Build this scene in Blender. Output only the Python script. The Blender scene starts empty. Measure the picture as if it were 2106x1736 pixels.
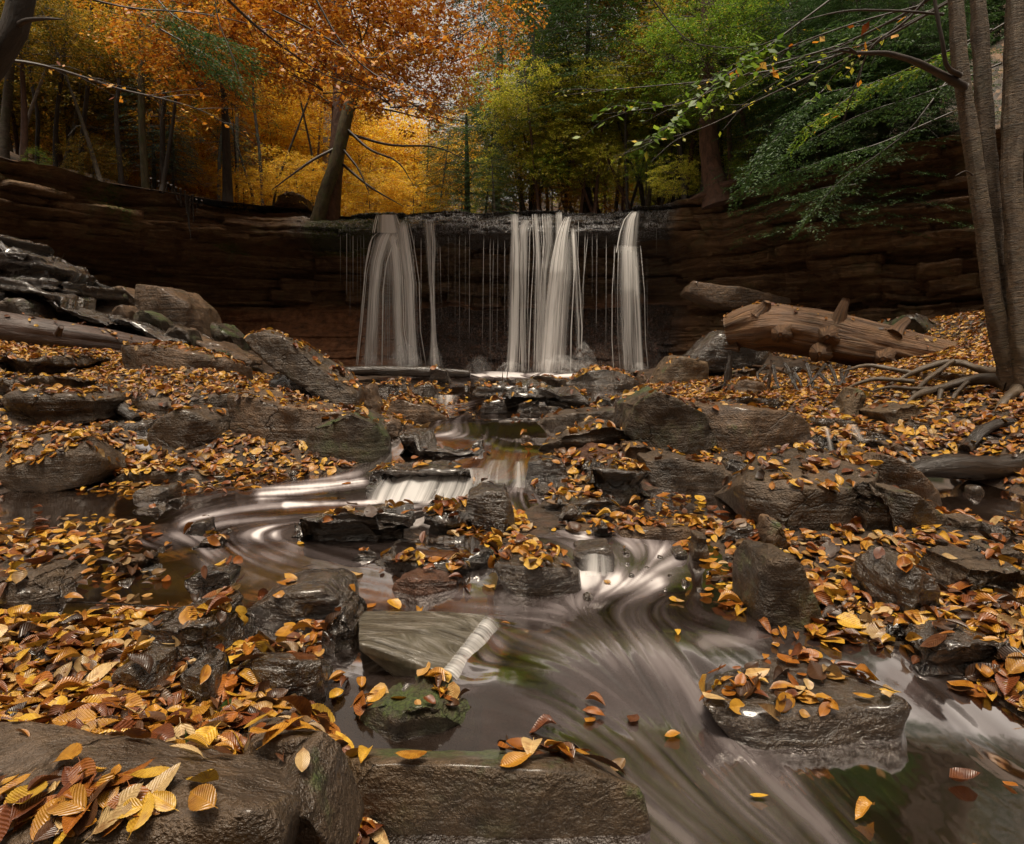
import bpy, bmesh, math, random
import numpy as np
from mathutils import Vector, noise, Matrix
from mathutils.bvhtree import BVHTree
from mathutils.geometry import convex_hull_2d
SC = bpy.context.scene
COL = SC.collection
RNG = np.random.default_rng(7)
random.seed(7)

# ------------------------------------------------------------------ view geometry
# photo measured on a 2106 x 1736 grid; camera at the origin, +Y upstream, horizon at row 730
F, CX, CY = 1255.0, 1053.0, 868.0
TH = math.atan((868 - 730) / F)
CT, ST = math.cos(TH), math.sin(TH)

def ray(px, py):
    xr = (px - CX) / F; up = -(py - CY) / F
    y = CT + up * ST; z = -ST + up * CT
    return xr / y, z / y            # X and Z per metre of depth Y

def at(px, py, Y):
    a, b = ray(px, py)
    return Vector((a * Y, Y, b * Y))

def project(X, Y, Z):
    d = Y * CT - Z * ST
    u = Y * ST + Z * CT
    return CX + F * X / d, CY - F * u / d

# ------------------------------------------------------------------ object helpers
def tag(o, label=None, cat=None, group=None, kind=None):
    if label: o['label'] = label
    if cat: o['category'] = cat
    if group: o['group'] = group
    if kind: o['kind'] = kind
    return o

def empty(name, loc):
    o = bpy.data.objects.new(name, None); COL.objects.link(o); o.location = loc
    o.empty_display_size = 0.1
    return o

def link(name, me, mat=None, parent=None, loc=None):
    o = bpy.data.objects.new(name, me); COL.objects.link(o)
    if mat is not None and not me.materials: me.materials.append(mat)
    if parent is not None: o.parent = parent
    if loc is not None: o.location = loc
    return o

def np_mesh(name, V, Fa, smooth=True, uv=None):
    """V (n,3), Fa (m,k) all faces with k corners; uv per vertex (n,2)."""
    V = np.asarray(V, dtype=np.float32); Fa = np.asarray(Fa, dtype=np.int32)
    me = bpy.data.meshes.new(name)
    m, k = Fa.shape
    me.vertices.add(len(V)); me.vertices.foreach_set('co', V.ravel())
    me.loops.add(m * k); me.loops.foreach_set('vertex_index', Fa.ravel())
    me.polygons.add(m)
    me.polygons.foreach_set('loop_start', np.arange(0, m * k, k, dtype=np.int32))
    me.polygons.foreach_set('use_smooth', np.full(m, smooth, dtype=bool))
    me.update(calc_edges=True)
    if uv is not None:
        lay = me.uv_layers.new(name='UVMap')
        lay.data.foreach_set('uv', np.asarray(uv, dtype=np.float32)[Fa.ravel()].ravel())
    return me

def attr(me, name, vals):
    a = me.attributes.new(name, 'FLOAT', 'POINT')
    a.data.foreach_set('value', np.asarray(vals, dtype=np.float32).ravel())

def grid_faces(nu, nv, wrap=False):
    i = np.arange(nu - (0 if wrap else 1)); j = np.arange(nv - 1)
    I, J = np.meshgrid(i, j, indexing='ij')
    I2 = (I + 1) % nu
    return np.stack([I * nv + J, I2 * nv + J, I2 * nv + J + 1, I * nv + J + 1], -1).reshape(-1, 4)

# value noise in numpy, several octaves
_P = np.random.default_rng(3).random(65536).astype(np.float32)
def _h(i, j, k): return _P[(i * 73856093 ^ j * 19349663 ^ k * 83492791) & 65535]
def vnoise(x, y, z=0.0):
    x = np.asarray(x, float); y = np.asarray(y, float) + 0 * x; z = np.asarray(z, float) + 0 * x
    i = np.floor(x).astype(np.int64); j = np.floor(y).astype(np.int64); k = np.floor(z).astype(np.int64)
    u = x - i; v = y - j; w = z - k
    u = u * u * (3 - 2 * u); v = v * v * (3 - 2 * v); w = w * w * (3 - 2 * w)
    r = 0
    for a in (0, 1):
        for b in (0, 1):
            for c in (0, 1):
                r = r + _h(i + a, j + b, k + c) * (u if a else 1 - u) * (v if b else 1 - v) * (w if c else 1 - w)
    return r * 2 - 1
def fbm(x, y, z=0.0, o=4):
    s = 0; a = 1.0; t = 0
    for q in range(o):
        s = s + a * vnoise(np.asarray(x) * 2 ** q + 17.3 * q, np.asarray(y) * 2 ** q + 5.1 * q, np.asarray(z) * 2 ** q + 2.7 * q)
        t += a; a *= .5
    return s / t
def sstep(a, b, x):
    t = np.clip((x - a) / (b - a), 0, 1); return t * t * (3 - 2 * t)

# ------------------------------------------------------------------ materials
MATS = {}
def new_mat(name):
    m = bpy.data.materials.new(name); m.use_nodes = True
    nt = m.node_tree; nt.nodes.clear()
    return m, nt
class N:
    """tiny node builder"""
    def __init__(s, nt): s.nt = nt
    def n(s, t, **kw):
        nd = s.nt.nodes.new(t)
        for k, v in kw.items():
            if k == 'ins':
                for q, w in v.items():
                    if hasattr(w, 'is_output') or isinstance(w, bpy.types.NodeSocket): s.nt.links.new(w, nd.inputs[q])
                    else: nd.inputs[q].default_value = w
            else: setattr(nd, k, v)
        return nd
    def noise(s, vec, scale, detail=4, rough=.55, dist=0.0):
        return s.n('ShaderNodeTexNoise', ins={'Vector': vec, 'Scale': scale, 'Detail': detail, 'Roughness': rough, 'Distortion': dist}).outputs['Fac']
    def ramp(s, fac, stops, interp='LINEAR'):
        r = s.n('ShaderNodeValToRGB', ins={'Fac': fac}); e = r.color_ramp; e.interpolation = interp
        while len(e.elements) > len(stops): e.elements.remove(e.elements[-1])
        while len(e.elements) < len(stops): e.elements.new(.5)
        for el, (p, c) in zip(e.elements, stops):
            el.position = p
            el.color = (*c, 1) if not isinstance(c, (int, float)) else (c, c, c, 1)
        return r.outputs['Color']
    def mix(s, f, a, b, mode='MIX'):
        m = s.n('ShaderNodeMix', data_type='RGBA', blend_type=mode)
        for i, v in ((0, f), (6, a), (7, b)):
            if isinstance(v, bpy.types.NodeSocket): s.nt.links.new(v, m.inputs[i])
            elif i == 0: m.inputs[i].default_value = v
            else: m.inputs[i].default_value = (*v, 1) if len(v) == 3 else v
        return m.outputs[2]
    def math(s, op, a, b=0.0, clamp=False):
        m = s.n('ShaderNodeMath', operation=op, use_clamp=clamp)
        for i, v in ((0, a), (1, b)):
            if isinstance(v, bpy.types.NodeSocket): s.nt.links.new(v, m.inputs[i])
            else: m.inputs[i].default_value = v
        return m.outputs[0]
    def scale(s, vec, v3):
        return s.n('ShaderNodeVectorMath', operation='MULTIPLY', ins={0: vec, 1: v3}).outputs[0]
    def attr(s, name): return s.n('ShaderNodeAttribute', attribute_name=name).outputs['Fac']
    def bump(s, h, dist=.02, strength=.6, normal=None):
        ins = {'Height': h, 'Distance': dist, 'Strength': strength}
        if normal is not None: ins['Normal'] = normal
        return s.n('ShaderNodeBump', ins=ins).outputs[0]
    def out(s, sh): s.n('ShaderNodeOutputMaterial', ins={'Surface': sh})
    def pbsdf(s, col, rough, normal=None, **ins):
        d = {'Base Color': col if isinstance(col, bpy.types.NodeSocket) else (*col, 1), 'Roughness': rough}
        if normal is not None: d['Normal'] = normal
        d.update(ins)
        return s.n('ShaderNodeBsdfPrincipled', ins=d).outputs[0]

def rock_mat(name, dark, light, rough=(.3, .6), moss=0.0, strata=0.5, stain=None, spec=.5, bscale=1.0, coat=.25):
    m, nt = new_mat(name); b = N(nt)
    geo = b.n('ShaderNodeNewGeometry'); P = geo.outputs['Position']
    n1 = b.noise(P, 2.6 / bscale, 5, .6, .4)
    n2 = b.noise(P, 21 / bscale, 6, .65)
    ps = b.scale(P, (1.6 / bscale, 1.6 / bscale, 17 / bscale))
    n3 = b.noise(ps, 1.5, 4, .6, .6)
    dark = tuple(c * k for c, k in zip(dark, (.80, .74, .68))); light = tuple(c * k for c, k in zip(light, (.80, .74, .68)))
    col = b.ramp(n1, [(.32, dark), (.68, light)])
    col = b.mix(strata, col, b.ramp(n3, [(.35, tuple(c * .55 for c in dark)), (.65, tuple(min(1, c * 1.15) for c in light))]))
    col = b.mix(.55, col, b.ramp(n2, [(.32, .2), (.68, 1.5)]), 'MULTIPLY')
    if stain:
        n5 = b.noise(P, 1.3 / bscale, 3, .5)
        col = b.mix(b.ramp(n5, [(.52, 0.0), (.66, .75)]), col, stain)
    # pale lichen freckles
    n6 = b.noise(P, 60 / bscale, 2, .5)
    col = b.mix(b.ramp(n6, [(.68, 0.0), (.78, .15)]), col, tuple(min(1, c * 2.3) for c in light))
    rr = b.n('ShaderNodeMapRange', ins={'Value': n1, 'From Min': .3, 'From Max': .7, 'To Min': rough[0], 'To Max': rough[1]}).outputs[0]
    if moss > 0:
        nz = b.n('ShaderNodeSeparateXYZ', ins={0: geo.outputs['Normal']}).outputs['Z']
        mm = b.math('MULTIPLY', b.ramp(b.noise(P, 3.4 / bscale, 5, .7), [(.62 - moss * .14, 0.0), (.70 - moss * .12, .8)]),
                    b.ramp(nz, [(.05, .25), (.5, 1.0)]))
        col = b.mix(mm, col, b.ramp(b.noise(P, 90, 3), [(.3, (.012, .022, .004)), (.7, (.07, .105, .015))]))
        rr = b.mix(mm, rr, (.9, .9, .9))
    wp = b.n('ShaderNodeVectorMath', operation='MULTIPLY_ADD', ins={0: b.n('ShaderNodeTexNoise', ins={'Vector': P, 'Scale': 4.0, 'Detail': 4}).outputs['Color'], 1: (.35, .35, .35), 2: b.scale(P, (1, 1, 1.7))}).outputs[0]
    ck = b.n('ShaderNodeTexVoronoi', feature='DISTANCE_TO_EDGE', ins={'Vector': wp, 'Scale': 2.2 / bscale}).outputs['Distance']
    ckm = b.math('MULTIPLY', b.ramp(ck, [(.0, 1.0), (.016, 0.0)]), b.ramp(b.noise(P, 1.9 / bscale, 3), [(.54, 0.0), (.62, 1.0)]))
    col = b.mix(b.math('MULTIPLY', ckm, .6), col, (.006, .004, .003))
    h = b.math('ADD', b.math('MULTIPLY', n2, .40), b.math('MULTIPLY', n3, 1.0 * strata))
    h = b.math('ADD', h, b.math('MULTIPLY', b.noise(P, 7 / bscale, 5, .6), .9))
    h = b.math('SUBTRACT', h, b.math('MULTIPLY', ckm, .5))
    h = b.math('ADD', h, b.math('MULTIPLY', b.noise(P, 95 / bscale, 3, .6), .25))
    nrm = b.bump(h, .07 * bscale, .9)
    b.out(b.pbsdf(col, rr, nrm, **{'Specular IOR Level': spec, 'Coat Weight': coat, 'Coat Roughness': .12}))
    MATS[name] = m; return m

rock_mat('brown', (.045, .026, .012), (.19, .112, .055), (.4, .65), .25, .4)
rock_mat('grey', (.036, .024, .015), (.14, .098, .062), (.28, .55), .12, .45)
rock_mat('wet', (.014, .009, .006), (.082, .056, .036), (.10, .30), .05, .65, spec=.9, coat=.8)
rock_mat('wetgrey', (.028, .020, .014), (.10, .073, .050), (.09, .24), 0, .45, spec=.8, coat=.7)
rock_mat('mossy', (.026, .018, .010), (.09, .056, .028), (.4, .7), 1.0, .4)
rock_mat('tan', (.07, .045, .022), (.19, .125, .062), (.5, .7), .1, .4)
rock_mat('redrock', (.05, .020, .009), (.14, .058, .026), (.3, .55), 0, .5)
rock_mat('mossyslab', (.05, .034, .018), (.15, .10, .055), (.35, .6), .75, .2)
rock_mat('nearslab', (.05, .035, .022), (.15, .106, .07), (.32, .5), .05, .12)

m, nt = new_mat('film'); b = N(nt)
P = b.n('ShaderNodeNewGeometry').outputs['Position']
q = b.noise(b.scale(P, (2.2, 7, 1)), 2.2, 5, .6, 1.6); q2 = b.noise(P, 30, 4, .6)
c = b.ramp(q, [(.30, (.035, .028, .019)), (.5, (.09, .078, .058)), (.68, (.20, .18, .155))])
c = b.mix(.4, c, b.ramp(q2, [(.3, .5), (.7, 1.3)]), 'MULTIPLY')
b.out(b.pbsdf(c, .13, b.bump(q, .03, .5)))
MATS['film'] = m
def wood_mat(name, dark, light, rough=.6, sc=(2, 14, 14), bump=.02, moss=0):
    """grain runs along the object's own X (uv.x) direction"""
    m, nt = new_mat(name); b = N(nt)
    uv = b.n('ShaderNodeUVMap').outputs[0]
    P = b.n('ShaderNodeNewGeometry').outputs['Position']
    v = b.scale(uv, (sc[0], sc[1], 1))
    g = b.noise(v, 1.0, 6, .65, 1.2)
    col = b.ramp(g, [(.3, dark), (.7, light)])
    col = b.mix(.5, col, b.ramp(b.noise(P, 9, 4), [(.3, .45), (.7, 1.2)]), 'MULTIPLY')
    if moss:
        col = b.mix(b.ramp(b.noise(P, 5, 4, .7), [(.5, 0.0), (.62, moss)]), col, (.05, .075, .015))
    b.out(b.pbsdf(col, rough, b.bump(g, bump, .9)))
    MATS[name] = m; return m
wood_mat('deadlog', (.045, .020, .008), (.25, .125, .052), .6, (1.3, 30, 1), .06, .1)
wood_mat('oldlog', (.035, .022, .018), (.125, .082, .066), .45, (1.5, 16, 1), .03)
wood_mat('wetwood', (.012, .009, .007), (.05, .035, .026), .25, (3, 12, 1), .02)
wood_mat('root', (.03, .018, .010), (.12, .08, .045), .5, (4, 6, 1), .01)
wood_mat('bark_grey', (.035, .026, .017), (.13, .10, .07), .8, (26, 5, 1), .03, .3)
wood_mat('bark_red', (.04, .018, .010), (.14, .068, .04), .8, (6, 14, 1), .03)
wood_mat('bark_moss', (.035, .027, .012), (.12, .095, .045), .8, (5, 12, 1), .03, .6)
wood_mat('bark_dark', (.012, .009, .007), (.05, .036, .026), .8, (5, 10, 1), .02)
wood_mat('bark_pale', (.12, .10, .085), (.34, .30, .26), .8, (12, 6, 1), .02)
wood_mat('bark_birch', (.025, .014, .006), (.26, .165, .085), .7, (60, 4, 1), .08, .15)
wood_mat('branch', (.018, .012, .009), (.075, .055, .043), .5, (6, 4, 1), .005)

def leaf_mat(name, stops, trans=.35, rough=.45, veins=True, spec=.5, island=True, blotch=True):
    m, nt = new_mat(name); b = N(nt)
    geo = b.n('ShaderNodeNewGeometry'); P = geo.outputs['Position']
    if island: r = geo.outputs['Random Per Island']
    else: r = b.n('ShaderNodeObjectInfo').outputs['Random']
    col = b.ramp(r, stops)
    nrm = None
    if blotch:
        col = b.mix(b.ramp(b.noise(P, 45, 4, .6), [(.48, 0.0), (.68, .75)]), col, b.mix(1.0, col, (.45, .28, .2), 'MULTIPLY'))
    if veins:
        uv = b.n('ShaderNodeUVMap').outputs[0]
        sx = b.n('ShaderNodeSeparateXYZ', ins={0: uv})
        av = b.math('ABSOLUTE', b.math('SUBTRACT', sx.outputs[1], .5))
        w = b.math('SINE', b.math('MULTIPLY', b.math('SUBTRACT', sx.outputs[0], b.math('MULTIPLY', av, .55)), 75.0))
        w = b.math('MULTIPLY', b.math('ADD', w, 1.0), .5)
        col = b.mix(b.ramp(w, [(.80, 0.0), (1.0, .13)]), col, b.mix(1.0, col, (.4, .33, .3), 'MULTIPLY'))
        col = b.mix(b.ramp(av, [(.012, .5), (.03, 0.0)]), col, b.mix(1.0, col, (1.5, 1.5, 1.6), 'MULTIPLY'))
        nrm = b.bump(b.math('ADD', w, b.math('MULTIPLY', b.noise(P, 120, 2), .6)), .004, .35)
    p = b.pbsdf(col, rough, nrm, **{'Specular IOR Level': spec})
    t = b.n('ShaderNodeBsdfTranslucent', ins={'Color': col}).outputs[0]
    b.out(b.n('ShaderNodeMixShader', ins={0: trans, 1: p, 2: t}).outputs[0])
    MATS[name] = m; return m
gold, yel, org, rust, tanc, brn = (.40, .185, .020), (.56, .33, .035), (.29, .095, .013), (.14, .038, .010), (.50, .34, .15), (.085, .038, .016)
leaf_mat('litter', [(0, (.03, .016, .009)), (.12, brn), (.24, rust), (.36, org), (.50, gold), (.62, yel), (.72, gold), (.80, org), (.86, brn), (.93, tanc), (1, gold)], .15, .3)
leaf_mat('litter_far', [(0, brn), (.2, rust), (.4, org), (.6, gold), (.8, yel), (.92, tanc), (1, org)], .15, .45, veins=False)
def duo(a, k): return [(0, tuple(c * k for c in a)), (1, tuple(min(1, c * 1.15) for c in a))]
for nm, c in (('leaf_gold', gold), ('leaf_yellow', yel), ('leaf_orange', org), ('leaf_rust', rust), ('leaf_tan', tanc), ('leaf_brown', brn)):
    leaf_mat(nm, duo(c, .7), .12, .35, island=False)
leaf_mat('leaf_green', duo((.035, .065, .010), .7), .12, .3, island=False)
# foliage
leaf_mat('fol_orange', [(0, (.22, .05, .008)), (.35, (.50, .17, .016)), (.7, (.64, .28, .024)), (.9, (.70, .42, .06)), (1, (.62, .38, .14))], .45, .5, False, blotch=False)
leaf_mat('fol_gold', [(0, (.42, .15, .012)), (.4, (.74, .40, .022)), (.75, (.85, .58, .04)), (1, (.70, .62, .10))], .5, .5, False, blotch=False)
leaf_mat('fol_amber', [(0, (.30, .08, .01)), (.4, (.60, .26, .018)), (.75, (.72, .42, .03)), (1, (.42, .36, .05))], .45, .5, False, blotch=False)
leaf_mat('fol_lime', [(0, (.14, .17, .014)), (.4, (.36, .40, .03)), (.75, (.62, .56, .05)), (1, (.66, .46, .12))], .5, .5, False, blotch=False)
leaf_mat('fol_leafgreen', [(0, (.05, .10, .012)), (.5, (.13, .23, .02)), (.9, (.24, .33, .03)), (1, (.5, .30, .04))], .5, .45, False, blotch=False)
leaf_mat('fol_hemlock', [(0, (.018, .045, .014)), (.5, (.045, .095, .025)), (1, (.09, .155, .035))], .3, .6, False, blotch=False)
leaf_mat('fol_hemlock_blue', [(0, (.025, .05, .035)), (.5, (.06, .11, .07)), (1, (.12, .17, .09))], .3, .6, False, blotch=False)
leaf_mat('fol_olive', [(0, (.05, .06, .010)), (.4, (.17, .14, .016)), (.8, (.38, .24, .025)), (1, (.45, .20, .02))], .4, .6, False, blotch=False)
leaf_mat('moss', [(0, (.02, .035, .006)), (.5, (.06, .09, .012)), (1, (.12, .16, .02))], .2, .8, False, blotch=False)

# ------------------------------------------------------------------ camera, world, light
cam = bpy.data.cameras.new('camera'); co = bpy.data.objects.new('camera', cam); COL.objects.link(co)
co.location = (0, 0, 0); co.rotation_euler = (math.pi / 2 - TH, 0, 0)
cam.sensor_width = 36; cam.lens = 36 * F / 2106; cam.clip_end = 500; cam.clip_start = .05
SC.camera = co
SUN_EL, SUN_AZ = math.radians(80), math.radians(195)    # high soft light over the gorge
w = bpy.data.worlds.new('World'); SC.world = w; w.use_nodes = True
nt = w.node_tree; nt.nodes.clear(); b = N(nt)
sky = b.n('ShaderNodeTexSky', sky_type='NISHITA', sun_disc=False, sun_elevation=SUN_EL, sun_rotation=SUN_AZ, dust_density=6.0, air_density=1.2)
hs = b.n('ShaderNodeHueSaturation', ins={'Saturation': .10, 'Color': sky.outputs[0]})
tint = b.mix(1.0, hs.outputs[0], (1.0, .90, .78), 'MULTIPLY')
bg = b.n('ShaderNodeBackground', ins={'Color': tint, 'Strength': .112})
b.n('ShaderNodeOutputWorld', ins={'Surface': bg.outputs[0]})
sl = bpy.data.lights.new('sun', 'SUN'); so = bpy.data.objects.new('sun', sl); COL.objects.link(so)
sl.energy = 2.05; sl.angle = math.radians(18); sl.color = (1, .88, .70)
sd = Vector((math.sin(SUN_AZ) * math.cos(SUN_EL), math.cos(SUN_AZ) * math.cos(SUN_EL), math.sin(SUN_EL)))
so.rotation_euler = (-sd).to_track_quat('-Z', 'Y').to_euler()
SC.view_settings.view_transform = 'Standard'; SC.view_settings.look = 'None'
SC.view_settings.exposure = 0.80; SC.view_settings.gamma = 1
SC.cycles.max_bounces = 6; SC.cycles.transparent_max_bounces = 24
SC.cycles.diffuse_bounces = 3; SC.cycles.glossy_bounces = 3
SC.cycles.use_denoising = True
# ------------------------------------------------------------------ stream level W and ground G
def Wz(X, Y):
    X = np.asarray(X, float); Y = np.asarray(Y, float)
    wob = .12 * vnoise(X * 1.1 + 3, Y * .6)
    z = -.42 - 0 * X
    def drop(y0, w, d):
        return d * sstep(y0 + w / 2, y0 - w / 2, Y + wob)
    z = z - drop(7.4, 1.3, .12)
    z = z - drop(4.75 + .15 * X, .9, .10)
    z = z - drop(4.05 - .25 * np.clip(X, -1, 1), .8, .16)
    z = z - drop(3.3, .6, .04)
    z = z - drop(2.55, .5, .09) * sstep(-.2, .35, X) - drop(2.38, .6, .09) * sstep(.35, -.2, X)
    z = z - drop(1.75, .5, .10) * sstep(-.1, .25, X) - drop(1.55, .4, .10) * sstep(.25, -.1, X)
    return z

def hit_h(px, py, h):
    """point on the ray through (px,py) that lies h above the stream level"""
    a, b_ = ray(px, py)
    Y = 16.0
    ys = np.exp(np.linspace(math.log(.5), math.log(16), 500))
    zz = b_ * ys; ww = Wz(a * ys, ys) + h
    k = np.nonzero(zz < ww)[0]
    Y = ys[k[0]] if len(k) else 16.0
    return a * Y, Y, b_ * Y

_gp = []
for s in '''20,1100,0;100,1130,.01;200,1140,0;330,1160,-.03;100,1220,-.02;300,1220,-.05;50,1290,.03;200,1290,.04;330,1260,0;100,1370,.07
300,1400,.08;200,1450,.13;100,1550,.20;400,1500,.14;560,1450,.09;300,1680,.22;640,1400,.0;700,1420,-.06;600,1560,.08;690,1500,0
60,1050,-.08;200,1080,-.05;30,1020,-.05;300,960,.03;450,950,.03;600,950,.03;650,965,.02;700,942,.03;640,935,.04;240,985,.01;400,1020,-.05;500,990,-.04
300,940,.02;250,892,.05;480,897,.05;360,905,.05;600,900,.05;760,830,.08;800,850,.05
900,790,-.08;950,830,-.1;930,870,-.1;1050,870,-.1;850,1000,-.08;1000,960,-.05;700,1020,-.1;600,1080,-.1;900,1110,0;500,1150,-.1
700,1200,-.12;900,1230,-.1;1250,1200,-.08;1100,1300,-.12;800,1420,-.12;1200,1450,-.13;1100,1600,-.14;1400,1650,-.15;1800,1650,-.14
2050,1500,-.06;1700,1330,-.05;1450,1280,-.06;1130,960,.02;1180,1000,.02;1290,960,.05;1250,1060,0;1350,1060,-.04;1480,1050,-.04
1300,1120,-.02;1530,1090,.03;1500,1180,.0;1600,1200,.03;1700,1150,.04;1800,1250,.05;2000,1150,.06;2050,1300,.06;1850,1330,0;2080,1420,.03
1950,1400,-.03;1900,1060,.02;1990,1020,-.05;2090,1035,-.04;1900,940,.03;1700,900,.06;1600,860,.1;1850,870,.15;1700,830,.2
1500,810,.12;1380,810,.05;1650,780,.2;1450,770,.1;750,800,0;820,790,-.05;1150,800,-.05;1250,800,-.02;880,800,-.07;1000,815,-.07;945,845,-.08;1150,865,-.05;900,872,-.08;1030,875,-.08;1110,897,-.05;1200,848,-.01;1060,855,-.07;860,780,-.06;1000,790,-.07;1100,782,-.06;850,895,-.04;780,790,-.04;1080,1180,-.03'''.replace('\n', ';').split(';'):
    px, py, h = map(float, s.split(',')); q_ = hit_h(px, py, max(h, 0)); _gp.append((q_[0], q_[1], q_[2] + min(h, 0)))
for s in '''2080,800,4.7;2000,870,4.2;1900,780,6;2090,900,3.9;100,900,4.1;300,920,4.35;250,880,4.6;480,890,4.8;350,850,5.1;350,780,5.9;150,790,5.4;200,755,6.3;50,750,5.8;450,790,6.1;600,830,5.7;100,870,4.4;620,870,5.3;500,760,9.5;300,700,9;100,680,8.5;20,600,9;200,620,9.5;350,650,10.5;1980,690,8;2060,640,8;1920,660,9.5;1400,745,13;1500,720,12
1700,700,11;560,730,13;450,700,13;700,765,12.5;880,768,13.5;1100,771,13.5;1250,771,13.5;1350,765,12;1800,745,8.6'''.replace('\n', ';').split(';'):
    px, py, d = map(float, s.split(',')); p = at(px, py, d); _gp.append(tuple(p))
_gp += [(-4, 1, -.3), (-6, 3, .2), (5, 1, -.3), (6, 3, .3), (5.5, 5, .35), (9, 7, .95), (-9, 6, .95), (-2.2, .4, -.6), (0, .3, -1.25), (3, .3, -.9),
        (0, -2, -1.3), (-3, -2, -.6), (4, -2, -.6), (-12, 10, 1), (12, 10, 1), (0, 17, -.6), (-6, 17, -.3), (6, 17, -.3), (-8, 0, .8), (8, 0, .8), (-1, 14.5, -.5), (2.5, 14.5, -.5)]
_gp = np.array(_gp, float)
_gp[:, 2] += 0
# smooth surface through the points, fitted on what is left after the stream level
_res = _gp[:, 2] - Wz(_gp[:, 0], _gp[:, 1])
_D = np.sqrt(((_gp[:, None, :2] - _gp[None, :, :2]) ** 2).sum(-1) + .02)
_wt = np.linalg.solve(_D - .0 + 1e-3 * np.eye(len(_gp)), _res)
def Gz(X, Y):
    X = np.asarray(X, float); Y = np.asarray(Y, float)
    sh = X.shape; x = X.ravel(); y = Y.ravel(); r = np.zeros(len(x))
    for i in range(0, len(x), 40000):
        d = np.sqrt((x[i:i + 40000, None] - _gp[None, :, 0]) ** 2 + (y[i:i + 40000, None] - _gp[None, :, 1]) ** 2 + .02)
        r[i:i + 40000] = d @ _wt
    r = r.reshape(sh)
    far = np.maximum(np.abs(X) - 9.2, 0) * sstep(9, 6, Y) * 2.4; beh = np.maximum(-Y - 3, 0)  # out-of-view side and rear slopes, steepened to cut the sky light
    inn = sstep(15, 11, np.abs(X)) * sstep(-6, -2, Y)
    r = np.clip(r, -.3, 4) * inn + far * .75 + beh * 2.4
    r = r + .016 * fbm(X * 5, Y * 5, 0, 3) * sstep(-.02, .05, r) + .03 * fbm(X * 1.3, Y * 1.3, 4, 2) * sstep(0, .2, r)
    return Wz(X, Y) + r
def ground_hit(px, py):
    a, b_ = ray(px, py)
    ys = np.exp(np.linspace(math.log(.5), math.log(16), 400))
    g = np.maximum(Gz(a * ys, ys), Wz(a * ys, ys))
    k = np.nonzero(b_ * ys < g)[0]
    Y = ys[k[0]] if len(k) else 15.0
    return Y

def polar(nt_, nr, t0, t1, r0, r1):
    t = np.linspace(t0, t1, nt_); r = np.exp(np.linspace(math.log(r0), math.log(r1), nr))
    T, R = np.meshgrid(t, r, indexing='ij')
    return T, R, R * np.sin(T), R * np.cos(T)

# ground sheet: fine fan in front of the camera, coarse unseen slopes around it, raised to block sky light
m, nt = new_mat('ground_soil'); b = N(nt)
P = b.n('ShaderNodeNewGeometry').outputs['Position']
n1 = b.noise(P, 7, 5, .6); n2 = b.noise(P, 40, 5, .7)
vo = b.n('ShaderNodeTexVoronoi', ins={'Vector': P, 'Scale': 16}).outputs
c = b.ramp(n1, [(.3, (.018, .011, .007)), (.5, (.05, .028, .014)), (.7, (.095, .05, .02))])
c = b.mix(.5, c, b.ramp(n2, [(.35, .3), (.65, 1.4)]), 'MULTIPLY')
peb = b.mix(.35, c, b.mix(1.0, c, b.n('ShaderNodeHueSaturation', ins={'Saturation': .4, 'Color': vo['Color']}).outputs[0], 'MULTIPLY'))
hh = b.math('ADD', b.math('MULTIPLY', vo['Distance'], -.7), n2)
b.out(b.pbsdf(peb, b.ramp(n1, [(.35, .25), (.6, .7)]), b.bump(hh, .03, .8)))
MATS['soil'] = m
T, R, X, Y = polar(420, 300, -1.0, 1.0, .35, 17.6)
Z = Gz(X, Y)
me = np_mesh('ground', np.stack([X, Y, Z], -1).reshape(-1, 3), grid_faces(420, 300)[:, ::-1])
ground = tag(link('ground', me, m), kind='structure')
T2, R2, X2, Y2 = polar(160, 90, 1.0, 2 * math.pi - 1.0, .35, 90)
Z2 = np.minimum(Gz(X2, Y2), 26)
me = np_mesh('sky_block_slope', np.stack([X2, Y2, Z2], -1).reshape(-1, 3), grid_faces(160, 90)[:, ::-1])
tag(link('sky_block_slope', me, m), kind='structure')
GV = np.stack([X, Y, Z], -1).reshape(-1, 3); GF = grid_faces(420, 300)[:, ::-1]

# ------------------------------------------------------------------ water surface with silky flow
NT, NR = 760, 620
T, R, X, Y = polar(NT, NR, -.86, .86, .8, 16.2)
Wb = Wz(X, Y)
flows = '''940,785 935,820 860,850 900,880 1000,905 1040,950|1000,905 870,900 800,940 790,980 650,1010 450,1040 340,1090 420,1150 600,1190 800,1230 1000,1290
1040,950 950,1010 850,1035 640,1045 400,1075|1060,1000 1090,1060 1180,1100 1300,1150 1270,1200 1200,1260 1300,1330 1450,1450 1550,1600 1700,1740
700,1200 900,1240 1150,1260|1000,1300 930,1400 1150,1400 1350,1480 1500,1650|700,1360 850,1420 1000,1450 1200,1550 1400,1740|1450,1280 1750,1340 1950,1450 2106,1620
1400,1420 1440,1500 1600,1650 1750,1740|1850,930 1980,1000 2106,1060|1850,1600 2000,1740|1500,1180 1350,1180 1250,1220'''.replace('\n', '|').split('|')
pts = []; dirs = []
for f in flows:
    q = [tuple(map(float, s.split(','))) for s in f.split()]
    for (x0, y0), (x1, y1) in zip(q, q[1:]):
        for k in range(4):
            t = (k + .5) / 4
            p = np.array(hit_h(x0 + (x1 - x0) * t, y0 + (y1 - y0) * t, 0))[:2]
            p0 = np.array(hit_h(x0, y0, 0))[:2]; p1 = np.array(hit_h(x1, y1, 0))[:2]
            d = (p1 - p0) / (np.linalg.norm(p1 - p0) + 1e-6)
            pts.append(p); dirs.append(d)
pts = np.array(pts); dirs = np.array(dirs)
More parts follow.
